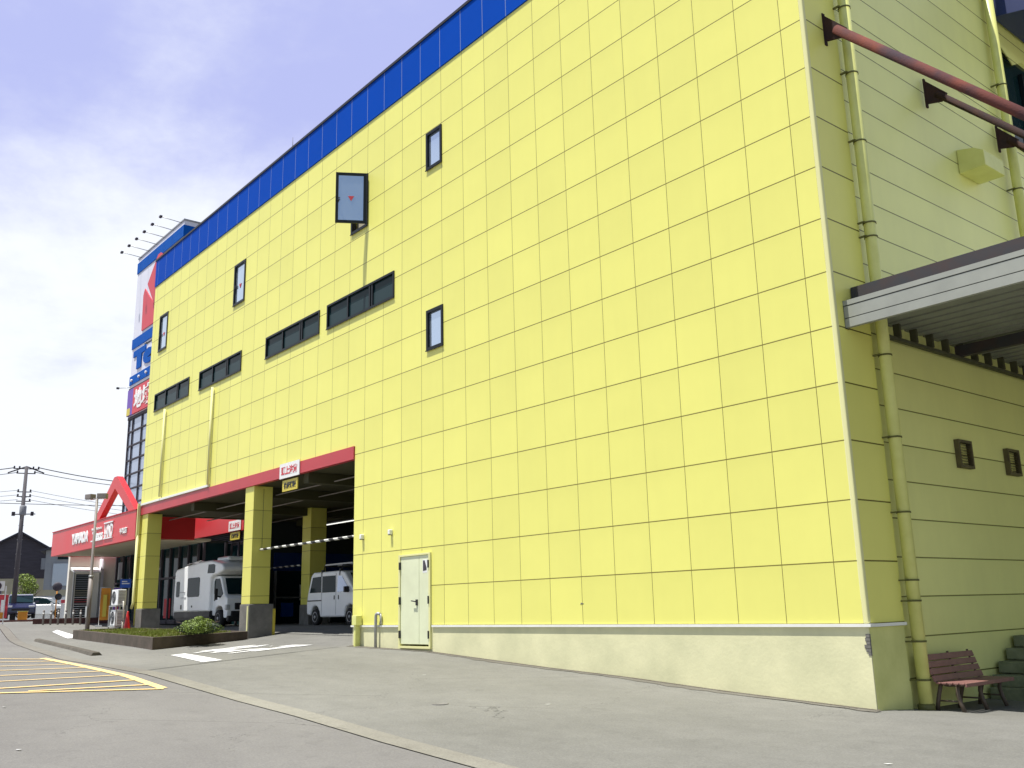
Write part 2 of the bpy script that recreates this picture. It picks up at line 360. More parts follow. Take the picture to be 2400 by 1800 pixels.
def strip(name,m,T,kind='structure',dz=0,x0=-400,x1=100,lab=None,down=0):
    mb=MB(); mb.open_=True; xs=[x for x in XS if x0<=x<=x1]; n=len(T)
    vs=[(x,gy(x)+t,zg(x,gy(x)+t)+dz-(down if t<=-.35 and down else 0)) for x in xs for t in T]
    fs=[(i*n+j,(i+1)*n+j,(i+1)*n+j+1,i*n+j+1) for i in range(len(xs)-1) for j in range(n-1)]
    mb.add(vs,fs,True); o=mb.build(name,m); tag(o,lab,kind=kind); return o
tt=[.35,.36]+[.35+.6*i for i in range(1,42)]+[28,34,45,70,140]
strip('pavement',M_pave,tt)
strip('road',M_road,[-300,-120,-60,-30,-20]+[-14+.9*i for i in range(15)]+[-.5,-.02])
strip('kerb_strip',asphalt('dark_kerb_concrete',(.15,.14,.12),(.20,.19,.165)),[.0,.12,.24,.34],dz=.004,x1=-12)
strip('kerb_strip',M_kerb,[.0,.12,.24,.34],dz=.004,x0=-12)
mb=MB(); mb.open_=True; S=900; mb.add([(-S,-S,-1.6),(S,-S,-1.6),(S,S,-1.6),(-S,S,-1.6)],[(0,1,2,3)]); tag(mb.build('ground',M_road),kind='structure')
def patch(name,m,P,nx=12,ny=4,dz=.008,mb=None,build=True):
    mb=mb or MB(); mb.open_=True; vs=[]
    for i in range(nx+1):
        for j in range(ny+1):
            a,b=i/nx,j/ny
            x=(P[0][0]*(1-a)+P[1][0]*a)*(1-b)+(P[3][0]*(1-a)+P[2][0]*a)*b
            y=(P[0][1]*(1-a)+P[1][1]*a)*(1-b)+(P[3][1]*(1-a)+P[2][1]*a)*b
            vs.append((x,y,zg(x,y)+dz))
    k=ny+1; mb.add(vs,[(i*k+j,(i+1)*k+j,(i+1)*k+j+1,i*k+j+1) for i in range(nx) for j in range(ny)])
    return mb
def line(mb,a,b,w,dz=.01,n=14):
    a,b=Vector(a),Vector(b); d=(b-a).normalized(); q=Vector((-d.y,d.x))*w/2
    patch('',None,[a-q,b-q,b+q,a+q],n,1,dz,mb)
# yellow hatch on the road
mb=MB()
line(mb,(-18.4,-6.68),(-9.15,-6.98),.17); line(mb,(-9.05,-7.0),(-10.2,-9.9),.11,.013)
for a,b in (((-19.8,-7.75),(-17.9,-6.75)),((-18.0,-8.2),(-16.9,-6.78)),((-16.25,-8.5),(-15.4,-6.82)),((-14.75,-8.8),(-14.05,-6.86)),((-13.25,-9.1),(-12.75,-6.9)),((-11.8,-9.4),(-11.55,-6.93)),((-10.6,-9.6),(-10.55,-6.95)),((-9.98,-8.9),(-9.75,-6.97))): line(mb,a,b,.105,.012)
tag(mb.build('yellow_road_marking',M_yline),'yellow hatched box painted on the road beside the kerb strip',kind='structure')
mb=MB(); patch('',None,[(-16.1,-4.35),(-13.15,-4.72),(-13.3,-4.2),(-16.35,-3.9)],10,2,.01,mb)
tag(mb.build('white_road_marking',M_line),'short white stop line painted on the forecourt',kind='structure')
mb=MB(); patch('',None,[(-36.9,-1.9),(-31.2,-2.75),(-31.9,-2.1),(-38.3,-1.35)],10,2,.01,mb)
tag(mb.build('white_road_marking',M_line),'white stop line painted left of the planter',kind='structure')
ua=Vector((.46,-.89)).normalized(); ra=Vector((ua.y,-ua.x))
def roadtxt(a,b,t):
    p=Vector((-16.45,-2.2))+ra*a+ua*b; return (p.x,p.y,zg(p.x,p.y)+.012+t)
tag(text('road_lettering','止まれ',1,M_line,None,roadtxt,extrude=.001,width=2.0,height=3.0,bold=.07,world=False),'white lettering painted on the asphalt between stop line and garage',kind='structure')
mb=MB()
for x,y,a in ((-4.6,-10.2,.5),(-2.0,-11.2,1.1),(-8.3,-9.6,.2),(-3.5,-3.2,.9),(2.2,-3.6,.3),(-7.7,-2.6,1.4),(.9,-5.5,.4),(2.9,-6.4,2.0)):
    d1=Vector((math.cos(a),math.sin(a)))*.05; d2=Vector((-math.sin(a),math.cos(a)))*.022; z=zg(x,y)+.012
    mb.add([(x-d1.x,y-d1.y,z),(x+d2.x,y+d2.y,z),(x+d1.x,y+d1.y,z+.004),(x-d2.x,y-d2.y,z)],[(0,1,2,3)])
mb.open_=True; tag(mb.build('litter',M_white),'scraps of white litter lying on the asphalt',kind='stuff')
t=thing('drain_cover','small round iron cover set in the forecourt asphalt','drain cover',(-4.6,-4.4,zg(-4.6,-4.4)+.004))
mb=MB(); mb.lathe([(.13,-.02),(.13,.004),(.115,.004),(.11,.001),(.02,.001)],(0,0,0),24); mb.build('iron_lid',M_rawconc,t)
# the joint along the edge of the driveway apron, and the cut joints of the forecourt
mb=MB(); line(mb,(-12.2,-6.2),(-14.1,-2.0),.045,.01); line(mb,(-14.1,-2.0),(-14.75,-.5),.03,.01)
tag(mb.build('pavement_joint',M_black),kind='structure')
mb=MB(); patch('',None,[(-14.9,-.10),(.05,-.07),(.05,.04),(-14.9,.04)],40,1,.009,mb)
tag(mb.build('dirt_strip',mat('brown_dirt',(.075,.06,.04),.95,dirt=(.13,.12,.095),nscale=5)),kind='structure')
mb=MB(); mb.open_=True; rnd=random.Random(8); xs=[-14.9+i*.25 for i in range(61)]
ys=[-.16-.10*rnd.random()-.10*max(0,math.sin(i*.31)) for i in range(61)]
vs=[];
for x,y in zip(xs,ys): vs+= [(x,y,zg(x,y)+.006),(x,-.06,zg(x,-.06)+.006)]
mb.add(vs,[(2*i,2*i+2,2*i+3,2*i+1) for i in range(60)])
tag(mb.build('dust_strip',asphalt('dusty_asphalt',(.115,.105,.085),(.165,.155,.13))),kind='structure')
# old sloped kerb at the left, small flush cover
mb=MB(); mb.prism([(0,0),(.32,0),(.22,.11),(.06,.11)],0,1,lambda a,b,t:(-30.3+12.2*t,-4.15-1.5*t+a+.0,zg(-30.3+12.2*t,-4.15-1.5*t)-.02+b))
tag(mb.build('kerb',mat('mossy_kerb_concrete',(.105,.092,.07),.9,dirt=(.06,.052,.038),nscale=3,bump=.3,bscale=20),bevel=.02),kind='structure')

# ------------------------------------------------------------ the yellow building
BLD=thing('yellow_building','big yellow panelled building with blue parapet and open car bay at its left end','building',(-16,0,-1.4))
XL,XR,DEP,ZT=-32.4,0.0,24.0,15.62
JX=-14.9; ZB=4.43
WIN=[(-15.30,-14.37,11.12,12.75),(-11.37,-10.66,11.63,12.70),(-11.38,-10.655,6.70,7.76),(-23.76,-22.80,11.17,12.73),(-31.50,-30.53,11.21,12.79)]
RIB=[(-16.66,-12.92,8.56,9.32),(-20.87,-17.13,8.57,9.31),(-26.65,-22.83,8.61,9.34),(-31.53,-27.69,8.64,9.38)]
DOOR=(-12.57,-11.25,-.49,1.69)
mb=MB(); mb.open_=True
holes=[(a,b,c,d) for a,b,c,d in WIN+RIB]+[(DOOR[0],DOOR[1],0,DOOR[3])]
holed_wall(mb,1,0,XL,XR-.075,0,14.36,holes+[(XL,JX,0,ZB+.36)],.18,1)
# right-hand reveal of the car bay, going in
mb.add([(JX,0,-.02),(JX,0,ZB),(JX,.5,ZB),(JX,.5,-.02)],[(0,1,2,3)])
# left flank above the bay
mb.add([(XL,0,ZB),(XL,DEP,ZB),(XL,DEP,ZT),(XL,0,ZT)],[(0,3,2,1)])
mb.build('front_wall',M_facade,BLD,True)
mb=MB(); mb.box((XL-.015,-.03,14.37),(XR+.03,.25,15.56)); o=mb.build('parapet',M_blue,BLD,True)
mb=MB(); mb.box((XL-.05,-.06,15.56),(XR+.06,.32,15.64)); mb.build('coping',M_black,BLD,True)
mb=MB(); mb.box((XL+.02,.3,15.0),(XR-.3,DEP,15.3)); mb.box((XL-.02,.3,ZB+.4),(XL+.0,DEP,15.3)); mb.build('roof',M_rawconc,BLD,True)
# corner bead and side wall
mb=MB(); mb.box((-.078,-.008,.002),(.008,.078,14.36)); mb.build('corner_bead',M_bead,BLD,True,bevel=.02)
mb=MB(); mb.open_=True
mb.add([(0,.075,0),(0,1.02,0),(0,1.02,15.5),(0,.075,15.5)],[(0,1,2,3)]); mb.add([(0,1.02,0),(-.14,1.02,0),(-.14,1.02,15.5),(0,1.02,15.5)],[(0,1,2,3)])
mb.build('corner_return',M_return,BLD,True)
mb=MB(); mb.open_=True
holed_wall(mb,0,-.06,1.02,DEP,-1.6,15.5,[(8.02,11.2,10.2,12.75)],.2,-1)
mb.build('side_wall',M_side,BLD,True)
mb=MB(); mb.add([(-.02,8.05,12.76),(-.02,9.5,12.76),(-.02,8.75,12.40)],[(0,1,2)]); mb.add([(.0,8.05,12.76),(.0,9.5,12.76),(.0,8.75,12.40)],[(0,1,2)]); mb.build('gable_infill',M_side,BLD,True)
f=MB(); f.box((-.12,8.02,10.2),(-.03,8.1,12.75)); f.box((-.12,9.3,10.2),(-.03,9.36,12.4)); f.box((-.12,11.12,10.2),(-.03,11.2,12.75)); f.box((-.12,8.1,10.2),(-.03,11.12,10.28)); fo=f.build('window',M_frame,BLD,True)
g=MB(); g.box((-.18,8.05,10.22),(-.13,11.18,12.74)); g.build('window_pane',M_dglass,fo,True)
# blue eave box hanging out over the side wall, far right
mb=MB(); mb.prism([(0,13.35),(1.6,12.95),(1.6,14.6),(0,14.6)],8.0,22,lambda a,b,t:(a,t,b)); mb.build('side_eave',mat('navy_eave_sheet',(.008,.022,.12),.5),BLD,True)
# plinth with its chipped corner
def base_z(x): return -1.75
mb=MB(); mb.box((JX,.012,-1.75),(DOOR[0]-.02,.3,-.047)); mb.box((DOOR[0]-.02,.012,-1.75),(DOOR[1]+.02,.3,DOOR[2]-.05)); mb.box((DOOR[1]+.02,.012,-1.75),(-.012,1.0,-.047))
mb.build('plinth',M_concrete,BLD,True)
mb=MB(); mb.box((-.010,.035,-1.7),(-.004,1.0,-.05)); mb.build('plinth_side_shade',mat('plinth_shade_yellow',(.70,.70,.27),.8,dirt=(.56,.57,.20),nscale=1.5),BLD,True)  # thin overlay: the shaded side's darker yellow put into its colour
mb=MB(); random.seed(3)
for z,w in ((-.17,.035),(-.22,.05),(-.27,.035),(-.32,.07),(-.37,.05),(-.42,.02)): 
    mb.box((-.03-w,.004,z-.03),(-.005,.03+w,z+.025))
mb.build('chipped_corner_patch',M_rawconc,BLD,True)
mb=MB(); mb.box((JX-.05,-.028,-.045),(DOOR[0]-.06,.02,.0)); mb.box((DOOR[1]+.06,-.028,-.045),(.05,.02,.0)); mb.box((.02-.0,.02,-.045),(.05,1.0,.0)); mb.build('base_trim',M_trim,BLD,True)
# red lintel over the bay
mb=MB(); mb.box((XL-.04,-.035,ZB),(JX-.02,.12,ZB+.36)); mb.build('red_lintel',M_redband,BLD,True)
mb=MB(); mb.box((-32.35,-.07,ZB+.38),(-25.15,.0,ZB+.46)); mb.build('lintel_flashing',M_trim,BLD,True)
# windows: frame > pane
def window(a,b,c,d,glass,sash=True,mull=(),t=.075,mark=False,tilt=None):
    f=MB()
    f.box((a,-.03,c),(a+t,.12,d)); f.box((b-t,-.03,c),(b,.12,d)); f.box((a+t,-.03,c),(b-t,.12,c+t)); f.box((a+t,-.03,d-t),(b-t,.12,d))
    for m_ in mull: f.box((m_-.035,-.015,c+t),(m_+.035,.10,d-t))
    f.box((a-.01,-.045,c-.02),(b+.01,-.031,c+.01))
    fo=f.build('window',M_frame,BLD,True)
    if glass:
        g=MB(); g.box((a+t,.03,c+t),(b-t,.05,d-t)); g.build('window_pane',glass,fo,True)
    return fo
for i,w in enumerate(WIN):
    if i==0: 
        fo=window(*w,None)
        a,b,c,d=w
        g=MB(); g.box((a+.02,.17,c),(b-.02,.19,d)); g.build('room_behind',M_beige,fo,True)
        s=MB(); H=Matrix.Translation((b,-.05,0))@Matrix.Rotation(R(59),4,'Z')@Matrix.Translation((-b,0,0))
        zc,zd=c+.04,d-.04; a=b-.88
        for p,q in (((a,-.05,zc),(a+.08,0,zd)),((b-.09,-.05,zc),(b,0,zd)),((a+.08,-.05,zc),(b-.09,0,zc+.08)),((a+.08,-.05,zd-.08),(b-.09,0,zd))): s.box(p,q,H)
        so=s.build('open_sash',M_frame,BLD,True); tag(so,'window sash swung open outwards')
        g=MB(); g.box((a+.08,-.03,zc+.08),(b-.09,-.02,zd-.08),H); g.build('window_pane',M_glass,so,True)
        h=MB(); h.box((a+.05,-.11,zc+.66),(a+.10,-.06,zc+.69),H); h.box((a+.05,-.11,zc+.72),(a+.13,-.08,zc+.745),H); h.build('sash_handle',M_black,so,True)
        tr=MB(); x,z=(a+b)/2+.0,(zc+zd)/2-.02; tr.prism([(-.085,.07),(.085,.07),(0,-.08)],-.042,-.032,lambda p,q,t:H@Vector((x+p,t,z+q))); tr.build('red_triangle_mark',M_tred,so,True)
        st=MB(); st.tube([(b-.35,.02,zd-.03),(b-.22,-.40,zd-.03)],.012,6); st.build('stay_arm',M_black,so,True)
    else:
        fo=window(*w,M_glass,mull=() )
        a,b,c,d=w
        if i in (3,4):
            tr=MB(); x,z=(a+b)/2,(c+d)/2-.1; tr.prism([(-.085,.075),(.085,.075),(0,-.08)],.015,.028,lambda p,q,t:(x+p,t,z+q)); tr.build('red_triangle_mark',M_tred,fo,True)
            h=MB(); h.box((a+.09,-.03,z-.02),(a+.15,.02,z+.10)); h.build('window_handle',M_black,fo,True)
for a,b,c,d in RIB:
    w3=(b-a)/3
    fo=window(a,b,c,d,M_dglass,mull=(a+w3-.02,a+w3*2-.04,a+w3*2+.09),t=.06)
    for k in range(3):
        g=MB(); g.box((a+w3*k+.10,.022,c+.07),(a+w3*(k+1)-.12,.028,c+.07+(d-c)*.48)); g.build('window_blind',M_blind,fo,True)
# double door
a,b,c,d=DOOR
fm=MB(); fm.box((a-.03,-.045,c),(a+.035,.1,d)); fm.box((b-.035,-.045,c),(b+.03,.1,d)); fm.box((a+.035,-.045,d-.045),(b-.035,.1,d)); fm.box((a-.03,-.05,c-.05),(b+.03,.1,c-.002))
fr=fm.build('door_frame',M_bead,BLD,True)
split=a+(b-a)*.645
for (p,q,nm) in ((a+.04,split-.006,'l'),(split+.006,b-.04,'r')):
    m=MB(); m.box((p,-.02,c+.045),(q,.03,d-.05)); do=m.build('door',M_door,BLD,True,bevel=.004)
    if nm=='l':
        h=MB(); h.box((split-.12,-.045,.46),(split-.05,-.02,.60)); h.tube([(split-.075,-.08,.55),(split-.24,-.085,.57)],.014,8); h.build('door_handle',M_black,do,True)
    else:
        s=MB(); s.box((q-.27,-.0235,1.22),(q-.08,-.0205,1.53)); so=s.build('door_notice',M_white,do,True)
        s=MB(); s.prism([(0,.02),(.15,.04),(.15,.10),(.07,.27),(.0,.27)],-.0275,-.024,lambda p_,q_,t:(q-.25+p_,t,1.24+q_)); s.build('notice_print',M_housed,so,True)
    for z in (1.42,.58,-.22):
        hh=MB(); x=a+.03 if nm=='l' else b-.03; hh.box((x-.022,-.065,z-.09),(x+.022,-.02,z+.09)); hh.build('hinge',M_black,do,True)
# wall lamps by the door
for x,z,l in ((-14.40,2.29,'small white box lamp on the yellow wall, nearest the car bay'),(-12.99,2.31,'small white box lamp on the yellow wall, above and left of the cream door')):
    t=thing('wall_lamp',l,'wall lamp',(x,0,z-.08),0,'wall lamps beside the door')
    m=MB(); m.box((-.05,-.10,0),(.05,0,.13)); m.build('lamp_housing',M_trim,t,bevel=.02); m=MB(); m.box((-.04,-.09,-.012),(.04,-.01,-.001)); m.build('lamp_lens',M_black,t)
# vent pipes at the foot of the wall
m=MB(); m.tube([(-13.58,-.09,-.75),(-13.58,-.09,.20),(-13.56,-.09,.27),(-13.50,-.09,.29),(-13.42,-.05,.27)],.038,10); m.tube([(-13.42,-.05,.28),(-13.42,-.03,.02)],.03,8)
tag(m.build('vent_pipe',M_galv),'grey hooked vent pipe at the foot of the yellow wall left of the door','pipe')
m=MB(); m.box((-14.56,-.16,-.75),(-14.47,-.02,.0)); m.box((-14.60,-.20,.0),(-14.38,-.02,.25)); 
t=tag(m.build('meter_post',M_pipeY,bevel=.01),'yellow painted pipe and box at the foot of the wall by the car bay','pipe')
# bolt stain mark
m=MB(); m.prism([(0,0),(.10,.02),(.02,.035)],-.006,-.001,lambda p,q,t:(-6.1+p,t,.38+q)); m.build('scratch',M_rawconc,BLD,True)
# long drain pipes below the ribbon windows
for x,z0,z1 in ((-30.05,4.95,8.50),(-25.15,4.88,8.45)):
    m=MB(); m.tube([(x,-.07,z0),(x,-.07,z1)],.05,10); p=m.build('drain_pipe',M_bead,BLD,True)
m=MB(); m.box((-32.34,-.16,3.55),(-32.26,-.05,4.9)); m.tube([(-32.3,-.10,3.6),(-32.28,-.10,.9),(-32.3,-.16,.66)],.055,8); m.build('corner_drain',M_bead,BLD,True)
# water stain streak below open window
# pillars
def pillar(x0,x1,y0,y1,zb,zt=ZB):
    m=MB(); m.box((x0,y0,.66),(x1,y1,zt)); p=m.build('pillar',M_pillar,BLD,True,bevel=.012)
    m=MB(); m.box((x0-.03,y0-.03,zb-.6),(x1+.03,y1+.15,.655)); m.build('pillar_base',M_rawconc,p,True,bevel=.02)
pillar(-32.18,-31.52,.02,.60,-.2); pillar(-22.08,-21.42,.02,.68,-.4); pillar(-27.25,-26.55,4.75,5.45,-.1)
pillar(-32.18,-31.52,10.2,10.9,0.1)
m=MB(); m.box((-21.5,-.035,-.5),(-21.42,.0,.60)); m.build('pillar_edge_guard',M_bead,BLD,True)
for y in (.83,): 
    m=MB(); m.box((-21.40,y-.03,-.35),(-21.33,y+.04,.5)); m.build('pillar_edge_guard',M_yell,BLD,True)
# bay ceiling with beams, inner walls
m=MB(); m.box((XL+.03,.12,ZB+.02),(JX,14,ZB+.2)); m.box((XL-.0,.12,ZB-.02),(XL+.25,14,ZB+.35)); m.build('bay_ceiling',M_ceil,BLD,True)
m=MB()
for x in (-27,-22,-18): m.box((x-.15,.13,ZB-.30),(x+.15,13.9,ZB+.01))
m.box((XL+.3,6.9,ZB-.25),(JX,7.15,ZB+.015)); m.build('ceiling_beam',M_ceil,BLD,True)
m=MB(); 
for y,z in ((1.0,4.22),(2.6,4.25),(5.5,4.28)): m.tube([(-31.8,y,z),(-15,y,z)],.022,8)
m.build('ceiling_conduit',M_post,BLD,True)
for x0,x1,y in ((-31.6,-28.1,7.62),(-27.0,-24.4,7.62)):
    m=MB(); m.tube([(x0,y,4.16),(x1,y,4.16)],.022,8); tl=m.build('ceiling_tube_light',M_tube,BLD,True)
    m=MB(); m.box((x0,y-.05,4.19),(x1,y+.05,4.24)); m.build('light_housing',M_grey,tl,True)
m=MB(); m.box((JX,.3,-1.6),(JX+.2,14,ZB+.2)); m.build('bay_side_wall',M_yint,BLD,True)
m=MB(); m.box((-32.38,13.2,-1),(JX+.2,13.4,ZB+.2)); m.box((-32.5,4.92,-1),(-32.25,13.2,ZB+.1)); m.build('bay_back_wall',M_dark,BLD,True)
# glazed shop front at the back of the bay: mullions, panes, blue board, orange notices
m=MB(); m.box((-31.4,13.12,-.5),(-15,13.18,2.6)); so=m.build('bay_shop_window',M_dglass,BLD,True)
m=MB()
for k in range(13): m.box((-31.3+k*1.3,13.02,-.4),(-31.22+k*1.3,13.12,2.7))
m.box((-31.4,13.02,2.6),(-15,13.12,2.75)); m.box((-31.4,13.02,1.1),(-15,13.10,1.17)); m.build('window_frame',M_black,so,True)
m=MB(); m.box((-32.24,6.0,-.2),(-32.2,12.8,2.15)); so2=m.build('bay_side_window',M_dglass,BLD,True)
m=MB(); m.box((-32.22,5.9,2.2),(-32.14,12.9,3.0)); m.build('blue_board',mat('dark_blue_board',(.01,.035,.16),.4),BLD,True)
m=MB()
for k in range(6): m.box((-32.2,5.95+k*1.35,-.2),(-32.12,6.03+k*1.35,2.2))
m.box((-32.2,6.03,1.0),(-32.14,12.7,1.06)); m.build('window_frame',M_grey,so2,True)
for y,z,w,h,mm in ((7.2,.9,.35,.7,M_white),(8.3,.5,.8,.8,M_leaf2),(10.2,.3,.6,1.0,M_grey),(6.3,.2,.6,.6,M_bblue)):
    m=MB(); m.box((-32.2,y,z),(-32.17,y+w,z+h)); m.build('shop_poster',mm,BLD,True)
for i,(x,z,w,h,mm) in enumerate(((-28.6,2.0,2.6,.55,M_bblue),(-25.4,.9,.5,.7,M_white),(-30.6,.7,.5,.8,M_ban2),(-19.8,1.4,1.2,.7,M_post),(-23.2,1.0,.4,.9,M_leafl),(-17.5,1.5,.5,1.1,M_ban2))):
    m=MB(); m.box((x,13.0,z),(x+w,13.018,z+h)); m.build('shop_poster',mm,so,True)
# unseen block added behind the canopy to darken the side yard
m=MB(); m.box((-.05,14.5,-1.6),(12,20,6.2)); m.build('added_shade_block',M_side,BLD,True)
# side wall fittings: two vents, hood, downpipes
M_vent=mat('dirty_vent_metal',(.13,.11,.04),.6,dirt=(.07,.055,.03),nscale=6)
for y0 in (3.50,5.42):
    m=MB(); 
    for p,q in (((.0-.06,y0,2.56),(.03,y0+.05,3.06)),((-.06,y0+.45,2.56),(.03,y0+.5,3.06)),((-.06,y0+.05,3.01),(.03,y0+.45,3.06)),((-.06,y0+.05,2.56),(.03,y0+.45,2.61))): m.box(p,q)
    v=m.build('wall_vent',M_vent,BLD,True)
    m=MB(); 
    for k in range(8):
        z=2.63+k*.048; m.add([(-.05,y0+.05,z+.03),(.015,y0+.05,z),(.015,y0+.45,z),(-.05,y0+.45,z+.03)],[(0,1,2,3)])
    m.open_=True; m.build('vent_louvre',M_vent,v,True)
m=MB(); m.prism([(0,9.18),(.34,9.10),(.52,8.98),(.52,8.78),(.52,8.66),(0,8.66)],5.25,6.12,lambda a,b,t:(a-.05,t,b)); m.build('vent_hood',M_pipeY,BLD,True,bevel=.01)
def downpipe(y,x,z0,z1,straps,r=.10):
    m=MB(); m.tube([(x,y,z0),(x,y,z1)],r,14); p=m.build('downpipe',M_pipeY,BLD,True)
    for z in straps:
        s=MB(); s.tube([(x,y,z-.013),(x,y,z+.013)],r+.012,14); s.box((-.06,y-.17,z-.012),(x-.02,y-.13,z+.012)); s.box((x-.04,y-.16,z-.012),(x,y-.07,z+.012)); s.build('pipe_bracket',M_pipeD,p,True)
downpipe(1.15,.125,-1.30,15.4,(-.85,-.29,.31,.62,1.66,2.85,4.2,6.25,6.5,8.0,9.3,10.6,12,13.4))
downpipe(7.62,.11,5.0,15.4,(6.4,8.9,11.4,13.8))
for z in (-.80,-.36,.2): 
    pass
m=MB(); m.lathe([(.125,-1.32),(.125,-1.2),(.105,-1.19)],(.125,1.15,0),14); m.build('pipe_shoe',M_pipeD,BLD,True)

# ------------------------------------------------------------ canopy over the side yard, hung on three brace pipes
CAN=thing('side_canopy','grey metal canopy on the side wall held up by three rusty brace pipes','canopy',(0,.3,4.5))
m=MB(); m.box((.0,.26,4.55),(6.6,.34,4.69)); m.box((.0,.262,4.705),(6.6,.34,4.895)); m.box((.0,.255,4.91),(6.6,.34,4.99)); m.build('fascia',M_fasc,CAN,True)
m=MB(); m.box((.01,.275,4.56),(6.59,.335,4.98)); m.build('fascia_joint',M_fascd,CAN,True)
m=MB(); m.box((-.02,.25,4.53),(0,.36,5.0)); m.build('fascia_end_cap',M_frame,CAN,True)
m=MB(); m.box((.02,.50,5.0),(6.6,.62,5.26)); m.box((.02,.34,5.0),(6.6,.50,5.02)); m.build('gutter',M_gutterm,CAN,True)
m=MB(); 
for k in range(44): 
    y=.64+k*.32; m.box((-.06,y,4.84),(6.6,y+.2,4.87)); m.box((-.06,y+.2,4.866),(6.6,y+.32,4.90))
m.build('corrugated_roof',M_soff,CAN,True)  # unseen outer reach of the roof added to deepen the shade below
m=MB()
for y in (3.9,7.2,10.6): m.box((.02,y-.06,4.60),(5.2,y+.06,4.80))
m.box((5.0,.5,4.55),(5.15,14.2,4.80)); m.box((6.4,.5,4.55),(6.55,14.2,4.80)); m.build('canopy_beam',M_gutterm,CAN,True)
m=MB()
for k in range(16): m.box((.02,1.7+k*.55,4.60),(.14,1.75+k*.55,4.84)); 
m.box((.02,1.3,4.55),(.10,10.5,4.61)); m.build('wall_bracket',mat('olive_dirty_steel',(.07,.07,.035),.7),CAN,True)
for y in (.62,4.12,7.25):
    mm=M_rust if y<1 else M_rustd
    m=MB(); m.tube([(.22,y,9.92),(4.9,y,5.05)],.082 if y<1 else .066,14); b=m.build('brace_pipe',mm,CAN,True)
    m=MB(); m.prism([(0.0,10.30),(0.02,10.30),(.42,9.85),(.30,9.72),(0,9.80)],y-.02,y+.02,lambda a,b_,t:(a,t,b_)); m.box((-.01,y-.035,9.72),(.02,y+.035,10.34)); m.build('gusset_plate',M_rustd,b,True)
# ------------------------------------------------------------ bench by the side wall
BZ=-1.31
BN=thing('park_bench','brown slatted bench with dark iron legs in the shade beside the yellow downpipe','bench',(.12,1.18,BZ))
def frame(y):
    m=MB(); w=.022
    arc=[(.06,0),(.10,.16),(.17,.30),(.26,.38),(.40,.40),(.56,.385)]
    P=lambda a,b:(a,y,b)
    def bar(pts,r=.032): 
        m.tube([P(*p) for p in pts],r,8)
    bar([(.10,.0),(.13,.16),(.17,.30),(.20,.40)]); bar([(.52,.0),(.47,.14),(.44,.27),(.46,.38)]); bar([(.0,.84),(.05,.66),(.10,.50),(.15,.41),(.30,.385),(.46,.385),(.58,.40)],.018)
    bar([(.13,.16),(.47,.16)],.013)
    return m.build('leg',M_benchf,BN)
for y in (.10,.80,1.45): frame(y)
m=MB()
for k,(x,z) in enumerate(((.145,.475),(.105,.575),(.07,.675),(.035,.775))):
    Q=Matrix.Translation((x,0,z))@Matrix.Rotation(R(-19),4,'Y'); m.box((-.012,0,-.045),(.014,1.55,.045),Q)
m.build('backrest',M_bench,BN,bevel=.004)
m=MB()
for k in range(5): m.box((.17+k*.09,0,.405),(.245+k*.09,1.55,.43))
m.box((.615,0,.375),(.64,1.55,.43)); m.build('seat',M_bench,BN,bevel=.005)

def foliage(name,m,parent,blobs,n,size,seed=1,world=False,flat=.5):
    rnd=random.Random(seed); mb=MB(); mb.open_=True
    for i in range(n):
        c,r=blobs[rnd.randrange(len(blobs))]
        while True:
            p=Vector((rnd.uniform(-1,1),rnd.uniform(-1,1),rnd.uniform(-1,1)))
            if .35<p.length<1: break
        p=p.normalized()*(p.length**.5)
        c2=Vector(c)+Vector((p.x*r[0],p.y*r[1],p.z*r[2])); s=size*rnd.uniform(.6,1.4)
        d=(p+Vector((rnd.uniform(-.8,.8),rnd.uniform(-.8,.8),rnd.uniform(-.3,1)))).normalized(); a=d.orthogonal().normalized(); b=d.cross(a)
        an=rnd.uniform(0,6.28); a,b=a*math.cos(an)+b*math.sin(an),b*math.cos(an)-a*math.sin(an)
        mb.add([c2-a*s,c2+b*s*flat,c2+a*s,c2-b*s*flat],[(0,1,2,3)])
    return mb.build(name,m,parent,world)
t=thing('stone_steps','mossy grey-green stone steps against the side wall beyond the bench','steps',(.5,4.2,BZ-.03))
M_moss=mat('mossy_stone',(.24,.26,.16),.9,dirt=(.13,.15,.08),nscale=4,bump=.5,bscale=14)
for k,(ya,za) in enumerate(((3.47,-1.12),(3.62,-.93),(3.90,-.73),(4.26,-.53),(4.6,-.33))):
    m=MB(); m.box((.0,ya,BZ-.05 if k==0 else za-.19),(1.0-.03*k,5.6,za)); m.build('step',M_moss,t,True,bevel=.02)
# ------------------------------------------------------------ hanging headroom signs and bars
def headsign(x,y,z,label,w=1.32,s=1):
    t=thing('headroom_sign',label,'sign',(x,y,z),0,'headroom signs over the bay entrances')
    m=MB(); m.box((-w/2,-.025,.0),(w/2,0,.46)); m.build('upper_board',M_white,t)
    text('upper_lettering','頭上注意',.3,M_tred,t,lambda a,b,k:(a,-.027-k,.23+b),.004,width=w*.82,height=.27,bold=.012,world=False)
    m=MB(); m.box((-w*.40,.02,-.40),(w*.36,.05,-.06)); lo=m.build('lower_board',M_yell,t)
    text('lower_lettering','徐行運転',.3,M_black,lo,lambda a,b,k:(a-.02,.018-k,-.23+b),.004,width=w*.62,height=.2,bold=.02,world=False)
    for hx_ in (-.4,.35): m=MB(); m.tube([(hx_,.035,-.06),(hx_,.035,.05)],.008,6); m.build('hanger',M_black,t)
headsign(-18.75,-.04,ZB-.04,'white sign over a yellow board on the red lintel at the near bay entrance')
headsign(-33.4,4.54,4.02,'white sign on the far red fascia seen above the motorhome')
